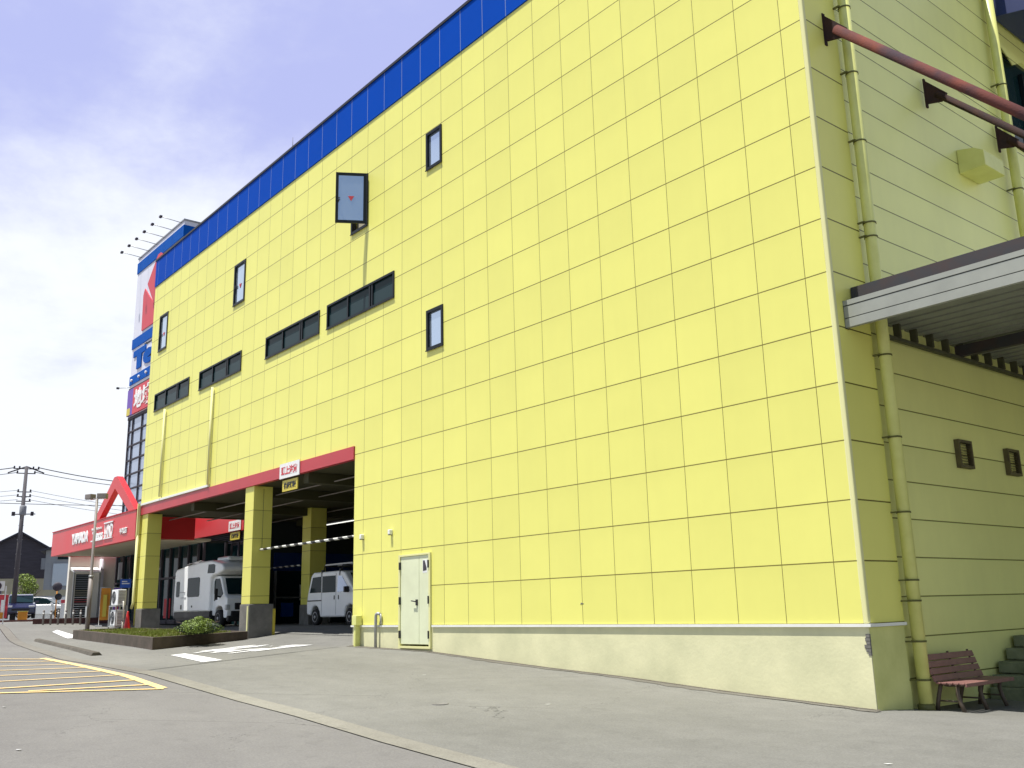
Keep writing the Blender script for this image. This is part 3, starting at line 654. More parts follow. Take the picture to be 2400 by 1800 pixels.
M_stripe=mat('striped_bar_paint',(.7,.7,.66),.5); _t=M_stripe.node_tree; _c=_t.nodes['Texture Coordinate']; _s=_t.nodes.new('ShaderNodeSeparateXYZ'); _t.links.new(_c.outputs['Object'],_s.inputs[0])
_m=_t.nodes.new('ShaderNodeMixRGB'); _m.inputs[1].default_value=(.75,.75,.68,1); _m.inputs[2].default_value=(.02,.02,.02,1)
_t.links.new(nodes_math(_t,'GREATER_THAN',nodes_math(_t,'FRACT',nodes_math(_t,'DIVIDE',nodes_math(_t,'ADD',_s.outputs[0],nodes_math(_t,'MULTIPLY',_s.outputs[2],1.5)),.54)),.5),_m.inputs[0]); _t.links.new(_m.outputs[0],_t.nodes['Principled BSDF'].inputs['Base Color'])
def hbar(x0,x1,y,z,lab):
    t=thing('height_bar',lab,'height bar',(x0,y,z),0,'striped height bars')
    Lx=x1-x0
    m=MB(); m.tube([(0,0,0),(Lx,0,.0)],.036,10); m.build('bar',M_stripe,t)
    for wx in (.1,Lx-.1): m=MB(); m.tube([(wx,0,0),(wx,0,ZB-z-.1)],.006,5); m.build('hanging_wire',M_wire,t)
hbar(-21.38,-14.95,.30,2.37,'white and black striped bar across the near bay entrance')
hbar(-31.2,-27.3,5.2,2.25,'white and black striped bar deeper in the bay behind the middle pillar')
# lightning rod on the roof
t=thing('lightning_rod','thin lightning rod standing on the roof edge behind the blue parapet','lightning rod',(-21.1,.83,15.3))
m=MB(); m.tube([(0,0,0),(0,0,1.2),(0,0,1.72)],[.025,.018,.006],6); m.build('rod',M_wire,t); m=MB(); m.box((-.08,-.08,-.02),(.08,.08,.04)); m.build('rod_base',M_galv,t)

# ------------------------------------------------------------ the store left of it: canopy, gable frame, walls
ST=thing('store_building','store with a long red fascia and open red gable frame left of the yellow building','building',(-40,4,-.2))
FX0,FX1=-45.6,-32.62
m=MB(); m.box((FX0,-.10,3.48),(FX1,.12,4.68)); m.box((FX0,.12,3.48),(FX0+.2,3.3,4.68)); m.build('red_fascia',M_red,ST,True)
m=MB(); m.box((-33.0,.13,3.53),(-32.80,2.48,4.68)); m.build('fascia_return',M_red,ST,True)
m=MB(); m.box((FX0+.2,.12,3.50),(-33.0,3.3,3.60)); m.box((FX0+.2,.12,4.4),(-33.01,2.4,4.5)); m.build('canopy_soffit',M_beige,ST,True)
m=MB(); m.box((FX0-.03,-.13,4.68),(FX1+.02,.14,4.72)); m.build('fascia_coping',M_ban2,ST,True)
def onf(x0,z0,y=-.10): return lambda a,b,k:(x0+a,y-k,z0+b)
text('store_lettering','YAMADA',1,M_white,ST,onf(-40.55,4.08),.03,width=2.75,height=.52,bold=.06)
text('store_lettering','Tecc',1,M_white,ST,onf(-37.75,4.00),.03,width=1.55,height=.42,bold=.07)
text('store_lettering','Home Electronics',1,M_white,ST,onf(-37.9,4.31),.04,width=1.5,height=.11,bold=.01)
m=MB(); m.box((-38.6,-.16,3.74),(-36.9,-.10,3.80)); m.build('lettering_underline',M_white,ST,True)
text('store_lettering','LAND',1,M_white,ST,onf(-36.15,4.10),.03,width=1.15,height=.58,bold=.03)
m=MB(); m.box((-36.8,-.15,4.42),(-35.55,-.10,4.48)); m.box((-36.8,-.15,3.74),(-35.55,-.10,3.79)); m.build('lettering_frame',M_white,ST,True)
text('store_lettering','平塚店',1,M_white,ST,onf(-34.1,3.93),.04,width=.95,height=.26,bold=.02)
# open gable frame
m=MB()
o_=[(-38.95,4.72),(-36.35,8.05),(-35.15,8.05),(-32.75,4.72)]; 
def gable(poly,y0,y1): m.prism(poly,y0,y1,lambda a,b,t:(a,t,b))
A0,A1,A2,A3=(-38.85,4.72),(-36.15,6.42),(-35.25,6.42),(-32.7,4.72)
gable([(-38.88,4.72),(-36.22,6.47),(-35.80,6.47),(-33.05,4.72),(-33.85,4.72),(-36.0,5.95),(-38.10,4.72)],-.02,.24)
m.build('gable_frame',M_red,ST,True)
# walls below the canopy
m=MB(); m.open_=True
holed_wall(m,0,-46.0,.95,3.3,-.4,3.5,[(1.30,2.02,-.4,2.62)],.25,-1)
m.box((-46.4,.95,3.5),(-46.0,.96,3.52)); m.box((-46.3,.95,-.4),(-46.01,.97,3.5)); m.box((-50,3.28,-.4),(-46.01,3.3,3.5))
m.build('white_wall',M_cream,ST,True)
m=MB(); m.open_=True
for k in range(26):
    z=-.3+k*.115; m.add([(-46.2,1.3,z),(-46.2,2.02,z),(-46.17,2.02,z+.1),(-46.17,1.3,z+.1)],[(0,1,2,3)])
m.build('roller_door',M_dark,ST,True)
m=MB(); m.prism([(0,2.98),(.75,2.72),(.75,2.64),(0,2.84)],1.0,2.35,lambda a,b,t:(-46+a,t,b)); m.build('door_awning',M_white,ST,True)
m=MB(); m.box((-45.35,1.0,-.1),(-45.27,1.08,2.68)); m.box((-45.35,2.27,-.1),(-45.27,2.35,2.68)); m.build('awning_post',M_galv,ST,True)
m=MB(); m.tube([(-45.85,2.5,-.1),(-45.85,2.5,3.4)],.09,10); m.box((-45.99,2.45,1.6),(-45.75,2.62,2.9)); m.build('wall_pipe',M_tower,ST,True)
m=MB(); m.box((-45.98,3.34,0),(-34.3,3.42,3.5)); gl=m.build('glass_front',M_dglass,ST,True)
m=MB()
for k in range(11): m.box((-45.9+k*1.15,3.24,0),(-45.78+k*1.15,3.34,3.5))
m.box((-45.95,3.24,.0),(-34.3,3.335,.18)); m.box((-45.95,3.245,2.05),(-34.3,3.335,2.14)); m.build('window_frame',M_housed,gl,True)
for (x,z,w,h,mm) in ((-45.6,2.3,.8,.9,M_grey),(-44.4,.5,.7,1.2,M_post),(-42.2,.3,.7,1.0,M_ban2),(-40.2,.4,.8,.7,M_leaf2),(-38.4,.25,.8,.9,M_ban2),(-37.1,.3,.7,.6,M_white),(-36.0,.9,.6,.8,M_leaf2)):
    m=MB(); m.box((x,3.31,z),(x+w,3.335,z+h)); m.build('window_poster',mm,gl,True)
# body of the store behind, and the far red fascia beyond the bay
m=MB(); m.box((-45.9,3.45,-.3),(-34.25,4.6,3.62)); m.box((-45.9,4.8,-.3),(-34.25,12,4.5)); m.build('store_wall',M_dark,ST,True)
m=MB(); m.box((-34.24,3.45,-.2),(-34.16,4.7,3.5)); sg=m.build('side_glass',M_dglass,ST,True)
m=MB()
for k in range(2): m.box((-34.15,3.4+k*1.0,-.2),(-34.06,3.5+k*1.0,3.55))
m.box((-34.15,3.5,2.05),(-34.07,4.6,2.14)); m.build('side_mullion',M_housed,sg,True)
m=MB()
for k in range(7): m.box((-38.6,4.66,3.50+k*.085),(-32.5,4.74,3.53+k*.085))
m.box((-38.6,4.76,3.4),(-32.5,4.78,4.1)); m.build('upper_louvre',M_housed,ST,True)
m=MB(); m.box((-38.62,4.55,4.0),(-32.5,4.74,5.6)); m.build('rear_fascia',M_red,ST,True)
m=MB(); m.box((-34.2,4.78,-.2),(-32.5,4.9,4.0)); sg=m.build('rear_glass',M_dglass,ST,True)
m=MB(); m.box((-34.25,4.7,-.2),(-34.12,4.78,3.5)); m.box((-33.4,4.7,-.2),(-33.3,4.78,3.5)); m.box((-34.1,4.7,2.4),(-32.5,4.76,2.5)); m.build('rear_mullion',M_housed,sg,True)

# ------------------------------------------------------------ sign tower
TW=thing('sign_tower','tall white sign tower with blue bands and red emblem behind the yellow building','tower',(-42.2,6.5,0))
TX0,TX1,TY=-45.8,-38.66,3.3
m=MB(); m.box((TX0,TY,11.15),(TX1,10,20.55)); m.build('panel_box',M_tower,TW,True)
m=MB(); m.box((TX0+.08,TY+.08,4.6),(TX1-.08,9.9,11.15)); m.build('tower_glazing',M_tglass,TW,True)
m=MB()
for x in (-45.74,-45.05,-43.55,-42.05,-40.55,-38.8): m.box((x,TY+.02,4.6),(x+.09,TY+.10,11.12))
for k in range(9): m.box((TX0+.04,TY+.03,4.65+k*.80),(TX1-.04,TY+.10,4.73+k*.80))
for y in (4.8,6.4,8.0,9.7): m.box((TX1-.10,y,4.6),(TX1-.02,y+.1,11.12))
m.box((TX0+.01,TY+.0,10.99),(TX1-.01,TY+.1,11.13)); m.build('glazing_bar',M_housed,TW,True)
def tband(z0,z1,name,mm): 
    m=MB(); m.box((TX0-.03,TY-.04,z0),(TX1+.04,10.04,z1)); return m.build(name,mm,TW,True)
tband(19.62,20.26,'blue_band',M_tblue); tband(15.08,15.66,'blue_band',M_tblue); 
lo=tband(12.98,13.48,'blue_band',M_tblue); tband(20.52,20.6,'coping',M_grey)
tband(12.68,12.80,'banner_rail',M_housed)
m=MB()
for x in (-45.3,-44.1,-42.95,-41.7): m.tube([(x,TY-.14,13.2),(x,TY-.04,13.2)],.07,8)
m.build('band_spotlight',M_white,lo,True)
def emb(poly,name='red_emblem'):
    m=MB(); m.prism(poly,TY-.05,TY-.0,lambda a,b,t:(a,t,b)); m.build(name,M_tred,TW,True)
emb([(-42.35,19.75),(-43.80,18.45),(-42.50,16.95),(-40.6,19.0),(-41.9,19.75)])
emb([(-44.20,18.30),(-44.40,17.95),(-44.32,15.85),(-41.6,15.85),(-42.62,17.05)])
text('tower_lettering','Tecc',1,M_tblue,TW,onf(-42.6,14.30,TY),.06,width=5.6,height=1.15,bold=.09)
text('tower_lettering','Home Electronics',1,M_black,TW,onf(-42.0,14.98,TY) if False else onf(-41.9,14.93,TY),.03,width=3.6,height=.13,bold=.01)
m=MB(); m.box((TX0+.02,TY-.09,11.2),(-44.85,TY-.0,12.68)); m.build('banner_end',M_ban3,TW,True)
m=MB(); m.box((-44.85,TY-.09,11.2),(TX1,TY,12.68)); bn=m.build('banner',M_tred,TW,True)
m=MB(); m.box((TX0+.03,TY-.10,11.22),(-45.2,TY-.02,11.62)); m.build('banner_corner',M_yell,TW,True)
text('banner_lettering','地域最安',1,M_white,TW,onf(-42.1,11.95,TY-.09),.02,width=5.0,height=1.15,bold=.03)
# floodlights on arms along the top
FL=[((-45.0,20.86),(-48.74,22.11)),((-44.5,21.0),(-47.4,22.03)),((-42.9,20.8),(-46.5,22.16)),((-42.14,21.03),(-45.0,22.09)),((-41.35,21.03),(-43.93,21.94)),((-39.8,20.82),(-42.95,22.01))]
for k in range(6):
    x=TX0+.5+k*1.25
    m=MB(); m.tube([(x,TY+.1,20.5),(x,TY-1.1,20.58)],.02,6); a=m.build('floodlight_arm',M_galv,TW,True)
    m=MB(); m.box((x-.10,TY-1.18,20.52),(x+.10,TY-1.06,20.62)); m.build('floodlight',M_housed,a,True)
m=MB(); m.tube([(TX1,5.2,20.5),(TX1+2.0,5.2,20.75)],.02,6); a=m.build('floodlight_arm',M_galv,TW,True)
m=MB(); m.box((TX1+1.95,5.05,20.65),(TX1+2.2,5.35,20.82)); m.build('floodlight',M_housed,a,True)
m=MB(); m.tube([(TX0-.0,TY-.0,12.9),(TX0-.7,TY-.4,12.95)],.02,6); a=m.build('floodlight_arm',M_galv,TW,True)
m=MB(); m.box((TX0-.8,TY-.5,12.9),(TX0-.68,TY-.36,13.0)); m.build('floodlight',M_housed,a,True)

# ------------------------------------------------------------ vehicles
def wheel(parent,x,y,r,w,side):
    m=MB(); Q=Matrix.Translation((x,y,r))@Matrix.Rotation(R(90),4,'X')
    m.lathe([(r*.62,-w/2),(r*.93,-w/2),(r,-w*.35),(r,w*.35),(r*.93,w/2),(r*.62,w/2)],(0,0,0),24,Q); wo=m.build('wheel',M_rubber,parent)
    m=MB(); s=-1 if side<0 else 1
    Q2=Matrix.Translation((x,y+s*w*.36,r))@Matrix.Rotation(R(-90*s),4,'X')
    m.lathe([(r*.64,.0),(r*.62,.03),(r*.50,.02),(r*.42,-.01),(r*.2,.01),(r*.18,.04),(r*.05,.05)],(0,0,0),20,Q2); m.build('wheel_rim',M_rim,wo)
    return wo
def side_poly(name,pts,y0,y1,m_,parent,bevel=0):
    m=MB(); m.prism(pts,y0,y1,lambda a,b,t:(a,t,b)); return m.build(name,m_,parent,bevel=bevel,seg=3)
CX,CY=-30.65,3.05; CR=0
cz=zg(-28.5,2.7)-.03
MH=thing('motorhome','white motorhome with over-cab sleeping nose parked in the car bay behind the middle pillar','motorhome',(CX,CY,cz),CR)
W=1.0
side_poly('coach_body',[(-3.0,.62),(-3.05,1.2),(-3.02,2.30),(-2.85,2.42),(-1.2,2.56),(-.2,2.62),(.9,2.62),(1.9,2.46),(2.12,2.30),(2.12,2.16),(1.5,2.03),(1.08,2.0),(.92,1.9),(.9,.62)],-W,W,M_vanwhite,MH,.09)
side_poly('cab',[(.85,.55),(.85,1.98),(1.45,1.99),(1.62,1.93),(2.05,1.24),(2.28,1.10),(2.34,.60),(2.3,.36),(2.0,.36),(1.95,.62),(1.8,.78),(1.5,.82),(1.22,.74),(1.12,.45),(.9,.45)],-.86,.86,M_vanwhite,MH,.04)
m=MB(); m.open_=True; m.add([(2.10,-.76,1.26),(2.10,.76,1.26),(1.655,.70,1.90),(1.655,-.70,1.90)],[(0,1,2,3)]); m.build('windscreen',M_dglass,MH)
for s in (-1,1):
    side_poly('cab_window',[(1.02,1.30),(1.02,1.78),(1.12,1.88),(1.52,1.88),(1.90,1.28),(1.62,1.12),(1.25,1.20)],s*.862,s*.875,M_dglass,MH)
    side_poly('coach_window',[(-1.5,1.28),(-1.5,1.95),(-1.42,2.0),(-.28,2.0),(-.2,1.95),(-.2,1.28),(-.28,1.22),(-1.42,1.22)],s*1.0,s*1.012,M_dglass,MH)
    side_poly('nose_window',[(.58,2.12),(.66,2.46),(1.22,2.46),(1.32,2.40),(1.32,2.14),(1.22,2.10)],s*1.0,s*1.012,M_dglass,MH)
    side_poly('rear_side_window',[(-2.78,1.30),(-2.78,1.84),(-2.72,1.9),(-2.46,1.9),(-2.4,1.84),(-2.4,1.30),(-2.46,1.25),(-2.72,1.25)],s*1.0,s*1.012,M_dglass,MH)
    m=MB(); m.box((2.22,s*.80-.12,.66),(2.36,s*.80+.05,.86)); m.build('headlight',M_lamp,MH,bevel=.03)
    m=MB(); m.box((1.75,s*.90,1.15),(1.82,s*1.12,1.20)); m.box((1.74,s*1.03,1.05),(1.80,s*1.16,1.48)); m.build('wing_mirror',M_black,MH,bevel=.02)
    m=MB(); m.box((1.02,s*.862-.004,1.02),(1.14,s*.862+.004,1.08)); m.build('door_handle',M_black,MH)
m=MB(); m.box((-2.2,-1.015,.74),(-2.08,-1.0,.92)); m.box((-1.0,-1.012,.8),(-.9,-1.0,.88)); m.build('service_hatch',M_black,MH)
m=MB(); m.box((-2.2,-1.02,1.20),(-1.6,-1.0,1.22)); m.box((-2.35,-1.03,1.42),(-1.75,-1.0,1.44)); m.build('awning_bracket',M_grey,MH)
m=MB(); m.box((2.24,-.70,.42),(2.38,.70,.62)); m.box((2.22,-.55,.66),(2.345,.55,.92)); m.build('grille',M_black,MH,bevel=.02)
m=MB(); m.box((2.26,-.86,.22),(2.45,.86,.44)); m.build('bumper',M_black,MH,bevel=.04)
m=MB(); m.box((2.45,-.16,.30),(2.462,.17,.42)); m.build('number_plate',M_white,MH)
m=MB(); m.box((-2.9,-.93,.30),(.9,.93,.64)); m.build('chassis',M_black,MH)
side_poly('side_skirt',[(-3.0,.38),(-3.0,.62),(-1.95,.62),(-1.9,.62),(.9,.62),(.9,.40),(-1.0,.40)],-.985,-.95,M_black,MH)
for x in (-2.05,1.55):
    for s in (-1,1): wheel(MH,x,s*.80,.34,.2,s)
m=MB(); m.box((.1,-.45,2.60),(1.3,.45,2.78)); m.build('roof_air_conditioner',M_vanwhite,MH,bevel=.07)
m=MB()
for s in (-.6,.6): m.tube([(-2.8,s,2.40),(-2.7,s,2.62),(-1.2,s,2.72),(-.6,s,2.62)],.018,6)
for x in (-2.5,-1.9,-1.3): m.tube([(x,-.6,2.66),(x,.6,2.66)],.015,6)
m.build('roof_rack',M_chrome,MH)
for s in (-.85,.85):
    m=MB(); m.box((-3.07,s-.08,.75),(-3.04,s+.08,1.05)); m.build('tail_light',M_tred,MH)

# minivan
VX,VY=-22.5,4.38; vz=zg(-22,4)+.0
VN=thing('minivan','white boxy minivan with roof rack and roof-mounted plank parked in the bay beside the wall','van',(VX,VY,vz),0)
side_poly('body',[(-1.95,.38),(-1.98,.75),(-1.90,1.12),(-1.66,1.74),(-1.50,1.86),(.45,1.86),(.78,1.80),(1.42,1.18),(1.86,1.02),(1.95,.80),(1.95,.36),(1.55,.30),(1.50,.52),(1.36,.66),(1.14,.70),(.92,.62),(.82,.44),(.80,.28),(-.95,.28),(-1.0,.46),(-1.12,.62),(-1.30,.68),(-1.5,.64),(-1.62,.48),(-1.65,.34)],-.80,.80,M_vanwhite,VN,.06)
for s in (-1,1):
    side_poly('rear_window',[(-1.72,1.14),(-1.50,1.68),(-.88,1.70),(-.88,1.14)],s*.80,s*.812,M_dglass,VN)
    side_poly('middle_window',[(-.78,1.13),(-.78,1.70),(.16,1.70),(.16,1.13)],s*.80,s*.812,M_dglass,VN)
    side_poly('front_window',[(.30,1.13),(.34,1.68),(.62,1.66),(1.18,1.15)],s*.80,s*.812,M_tglass,VN)
    m=MB(); m.box((1.02,s*.80,1.10),(1.12,s*.98,1.30)); m.build('wing_mirror',M_black,VN,bevel=.02)
    for x in (.06,.36):
        m=MB(); m.box((x,s*.80-.012,.88),(x+.05,s*.80+.012,1.02)); m.build('door_handle',M_black,VN)
    side_poly('slide_rail',[(-1.88,.84),(-1.88,.88),(-.85,.88),(-.85,.84)],s*.80,s*.814,M_black,VN)
    side_poly('door_line',[(.20,.36),(.20,1.78),(.212,1.78),(.212,.36)],s*.80,s*.806,M_grey,VN)
    side_poly('door_line',[(-.84,.36),(-.84,1.78),(-.828,1.78),(-.828,.36)],s*.80,s*.806,M_grey,VN)
    m=MB(); m.box((1.82,s*.62-.14,.78),(1.97,s*.62+.10,.94)); m.build('headlight',M_lamp,VN,bevel=.02)
    for x in (-1.30,1.16): wheel(VN,x,s*.72,.29,.17,s)
m=MB(); m.open_=True; m.add([(1.44,-.66,1.20),(1.44,.66,1.20),(.86,.62,1.78),(.86,-.62,1.78)],[(0,1,2,3)]); m.build('windscreen',M_dglass,VN)
m=MB(); m.box((1.9,-.8,.34),(2.02,.8,.56)); m.build('bumper',M_vanwhite,VN,bevel=.04)
for x in (-.85,.45): 
    m=MB(); m.tube([(x,-.74,1.80),(x+.02,-.70,2.05),(x+.02,.70,2.05),(x,.74,1.80)],.025,8)
    m.box((x-.04,-.80,1.70),(x+.04,-.70,1.92)); m.build('roof_rack',M_black,VN)
m=MB(); m.box((-.95,-.62,2.08),(1.0,-.42,2.13)); m.box((-.9,.1,2.08),(.95,.3,2.12)); m.tube([(-1,-.05,2.10),(1.05,-.05,2.10)],.03,8); m.build('roof_load',M_galv,VN)

def car(name,label,cat,loc,rz,paint,group=None):
    t=thing(name,label,cat,loc,rz,group)
    side_poly('body',[(-2.1,.35),(-2.12,.8),(-1.95,.92),(-1.2,.98),(.9,.98),(1.85,.85),(2.1,.66),(2.12,.32),(1.75,.24),(1.68,.46),(1.5,.62),(1.3,.66),(1.08,.6),(.94,.44),(.9,.24),(-.95,.24),(-1.0,.44),(-1.12,.6),(-1.32,.66),(-1.54,.6),(-1.68,.46),(-1.72,.26)],-.85,.85,paint,t,.07)
    side_poly('cabin',[(-1.75,.95),(-1.25,1.42),(-.2,1.48),(.35,1.40),(1.1,.95)],-.70,.70,M_dglass,t,.08)
    side_poly('roof',[(-1.28,1.41),(-1.2,1.46),(-.2,1.52),(.36,1.44),(.40,1.38),(-.2,1.46)],-.66,.66,paint,t,.02)
    for s in (-1,1):
        m=MB(); m.box((1.88,s*.62-.18,.62),(2.08,s*.62+.16,.78)); m.build('headlight',M_lamp,t,bevel=.03)
        for x in (-1.33,1.30): wheel(t,x,s*.76,.31,.18,s)
        m=MB(); m.box((.75,s*.80,.95),(.9,s*1.0,1.08)); m.build('wing_mirror',paint,t,bevel=.02)
    m=MB(); m.box((2.09,-.5,.48),(2.13,.5,.60)); m.build('grille',M_black,t); m=MB(); m.box((2.12,-.17,.34),(2.14,.17,.45)); m.build('number_plate',M_white,t)
    return t
zc=lambda x,y:zg(x,y)
car('parked_car','dark blue car facing the camera behind the brick bed at the far left','car',(-60.2,1.9,zc(-60,2)+.12),R(-12),M_car)
car('parked_car','white car parked in front of the dark gabled house','car',(-70,5.6,.42),R(60),M_white)

# ------------------------------------------------------------ planter and what stands on it
PZ0,PZ1=-.08,-.19
C=[(-30.6,-2.75,-.07),(-18.95,-3.82,-.20),(-21.2,-.10,-.17),(-32.6,-.10,-.06)]
PL=thing('planter_bed','low brown concrete planter bed with weeds between the lamp post and middle pillar','planter',(-25,-1.9,-.6))
m=MB(); T=.13
n=4; cen=Vector((sum(c[0] for c in C)/4,sum(c[1] for c in C)/4,0))
inn=[]
for c in C:
    d=(cen-Vector((c[0],c[1],0))); d.z=0; d.normalize(); inn.append((c[0]+d.x*.5 if False else c[0]+(T*1.6 if c[0]<cen.x else -T*1.9),c[1]+(T if c[1]<cen.y else -T),c[2]))
vs=[(c[0],c[1],-1.2) for c in C]+[c for c in C]+inn+[(c[0],c[1],c[2]-.25) for c in inn]
fs=[]
for i in range(4):
    j=(i+1)%4; fs+=[(i,j,4+j,4+i),(4+i,4+j,8+j,8+i),(8+i,8+j,12+j,12+i)]
m.open_=True; m.add(vs,fs); M_plant=mat('stained_planter_concrete',(.115,.085,.065),.9,dirt=(.055,.045,.03),nscale=1.8,bump=.35,bscale=18); M_pcap=M_plant
m.build('kerb_wall',M_plant,PL,True,bevel=.012)
m=MB(); m.open_=True; m.add([(c[0],c[1],c[2]-.05) for c in inn],[(0,1,2,3)]); m.build('soil',M_soil,PL,True)
# grass and weeds
rnd=random.Random(4); m=MB(); m.open_=True
def inbed(a,b): 
    p=[Vector(c) for c in inn]; return (p[0]*(1-a)+p[1]*a)*(1-b)+(p[3]*(1-a)+p[2]*a)*b
for i in range(15000):
    a,b=rnd.random()**.8,rnd.random(); 
    if rnd.random()< (.25 if a<.25 else 0): continue
    if math.sin(a*19+b*5)+math.sin(a*47+3)*.5+rnd.uniform(-.9,.9)<-.5: continue
    p=inbed(a,b); p.z-=.055; h=rnd.uniform(.03,.11); t_=rnd.uniform(0,6.28); dx,dy=math.cos(t_)*.012,math.sin(t_)*.012; lx,ly=rnd.uniform(-.04,.04),rnd.uniform(-.04,.04)
    m.add([(p.x-dx,p.y-dy,p.z),(p.x+dx,p.y+dy,p.z),(p.x+lx,p.y+ly,p.z+h)],[(0,1,2)])
g=m.build('grass',M_grass); tag(g,'short yellow-green grass growing in the planter bed',kind='stuff')
SH=thing('shrub','rounded light green azalea shrub at the near end of the planter bed','shrub',(-19.85,-2.2,-.07))
blobs=[((-.80,.35,.10),(.38,.42,.17)),((-.25,.1,.16),(.5,.5,.19)),((.35,-.15,.16),(.45,.5,.18)),((.78,-.35,.10),(.40,.42,.17)),((0,0,.05),(1.05,.65,.14)),((-.62,.25,.26),(.14,.14,.10)),((-.15,.05,.31),(.12,.14,.09)),((.12,-.1,.25),(.16,.16,.10)),((.5,-.2,.29),(.13,.13,.09)),((.9,-.3,.20),(.12,.12,.08)),((-.95,.4,.20),(.1,.1,.08))]
foliage('leaves',M_leaf,SH,blobs,9500,.026,3)
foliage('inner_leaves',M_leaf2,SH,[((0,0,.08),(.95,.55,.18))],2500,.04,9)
m=MB(); rnd=random.Random(2)
for k in range(22): m.tube([(rnd.uniform(-.5,.5),rnd.uniform(-.3,.3),-.05),(rnd.uniform(-.9,.9),rnd.uniform(-.45,.45),.25)],[.012,.005],5)
m.build('twigs',M_bark,SH)
def cone(loc,m_,label,h=.70):
    t=thing('traffic_cone',label,'traffic cone',loc)
    m=MB(); m.lathe([(.145,.03),(.13,.05),(.035,h-.03),(.03,h),(.02,h)],(0,0,0),18); m.build('cone_body',m_,t)
    m=MB(); m.box((-.19,-.19,0),(.19,.19,.03)); m.build('cone_base',m_,t,bevel=.012)
cone((-31.2,-.62,-.13),M_orange,'red traffic cone standing on the grass of the planter bed')
cone((-33.75,1.25,zg(-33.75,1.25)),M_greenp,'green traffic cone standing against the corner pillar base')
# outdoor units on a stand
def ac(loc,label):
    t=thing('outdoor_unit',label,'air conditioner',loc,0,'outdoor units by the corner pillar')
    m=MB(); m.box((-.40,-.16,0),(.40,.16,.62)); m.build('casing',M_white,t,bevel=.02)
    m=MB(); Q=Matrix.Translation((-.10,-.165,.31))@Matrix.Rotation(R(90),4,'X')
    for r in (.25,.19,.13,.07): m.lathe([(r,-.004),(r,.006),(r-.012,.006),(r-.012,-.004)],(0,0,0),22,Q)
    m.build('fan_guard',M_grey,t)
    m=MB()
    for k in range(9): m.box((.402,-.13,.08+k*.055),(.412,.13,.10+k*.055))
    m.build('side_grille',M_post,t)
    m=MB(); m.tube([(.41,.05,.15),(.47,.05,.13),(.48,.08,-.5)],.03,8); m.build('refrigerant_pipe',M_cream,t)
SX,SY,SZ=-32.45,-.62,-.14
t=thing('unit_stand','grey steel stand carrying a white outdoor unit beside the corner pillar','stand',(SX,SY,SZ))
m=MB()
for x in (-.42,.42):
    for y in (-.2,.2): m.box((x-.02,y-.02,0),(x+.02,y+.02,.93))
for z in (.14,.93): 
    m.box((-.46,-.22,z-.02),(.46,-.18,z+.02)); m.box((-.46,.18,z-.02),(.46,.22,z+.02)); m.box((-.44,-.18,z-.018),(-.40,.18,z+.018)); m.box((.40,-.18,z-.018),(.44,.18,z+.018))
m.build('steel_frame',M_galv,t)
ac((SX,SY,SZ+.955),'white outdoor unit on top of the steel stand'); ac((SX,SY,SZ+.165),'white outdoor unit on the lower level of the steel stand')
for k,(x,y) in enumerate(((-33.0,-1.0),(-32.2,-1.15))):
    pass
# lamp post in the planter
LP=thing('lamp_post','grey twin-headed lamp post standing at the left end of the planter bed','street lamp',(-31.25,-2.08,-.12))
m=MB(); m.tube([(0,0,0),(0,0,1.95)],[.085,.082],14); m.tube([(0,0,1.95),(0,0,2.02),(0,0,5.02)],[.082,.055,.05],12); m.build('pole',M_post,LP)
m=MB(); m.box((-.10,-.07,.5),(.10,-.09,.9)); m.tube([(0,0,2.0),(0,0,2.06)],.09,14); m.build('pole_collar',M_galv,LP)
for a,l in ((R(200),.36),(R(55),.14)):
    Q=Matrix.Rotation(a,4,'Z'); m=MB(); m.box((-.03,-.03,5.0),(l+.05,.03,5.05),Q); m.box((l-.12,-.13,5.02),(l+.24,.13,5.22),Q); h=m.build('lamp_head',M_post,LP,bevel=.02)
    m=MB(); m.box((l-.09,-.10,5.005),(l+.21,.10,5.018),Q); m.build('lamp_lens',M_lamp,h)

# ------------------------------------------------------------ far left: bollards, banners, signs, bed, walls
b0=None
for k in range(7):
    x,y=(-43.45+.23*k,-.72+.28*k)
    if b0 is None:
        b0=thing('bollard','','bollard',(x,y,zg(x,y)),0,'row of grey bollards across the side entrance')
        m=MB(); m.tube([(0,0,-.1),(0,0,.66),(0,0,.70)],[.048,.048,.03],12); m.build('post',M_post,b0); m=MB(); m.tube([(0,0,.50),(0,0,.57)],.051,12); m.build('reflective_band',M_white,b0); c=b0
    else: c=dup(b0); c.location=(x,y,zg(x,y))
    c['label']=('first','second','third','fourth','fifth','sixth','seventh')[k]+' grey bollard of the row counted from the brick bed'
BB=thing('brick_bed','low dark brick planting bed at the far left roadside','planter',(-51.5,-.6,0))
m=MB(); ed=[(-58,-5.2),(-51.6,-1.05),(-50.3,.75),(-53.5,3.0),(-60,-1)]
m.prism(ed,-.6,.34,lambda a,b,t:(a,b,t)); m.build('brick_wall',M_brick,BB,True)
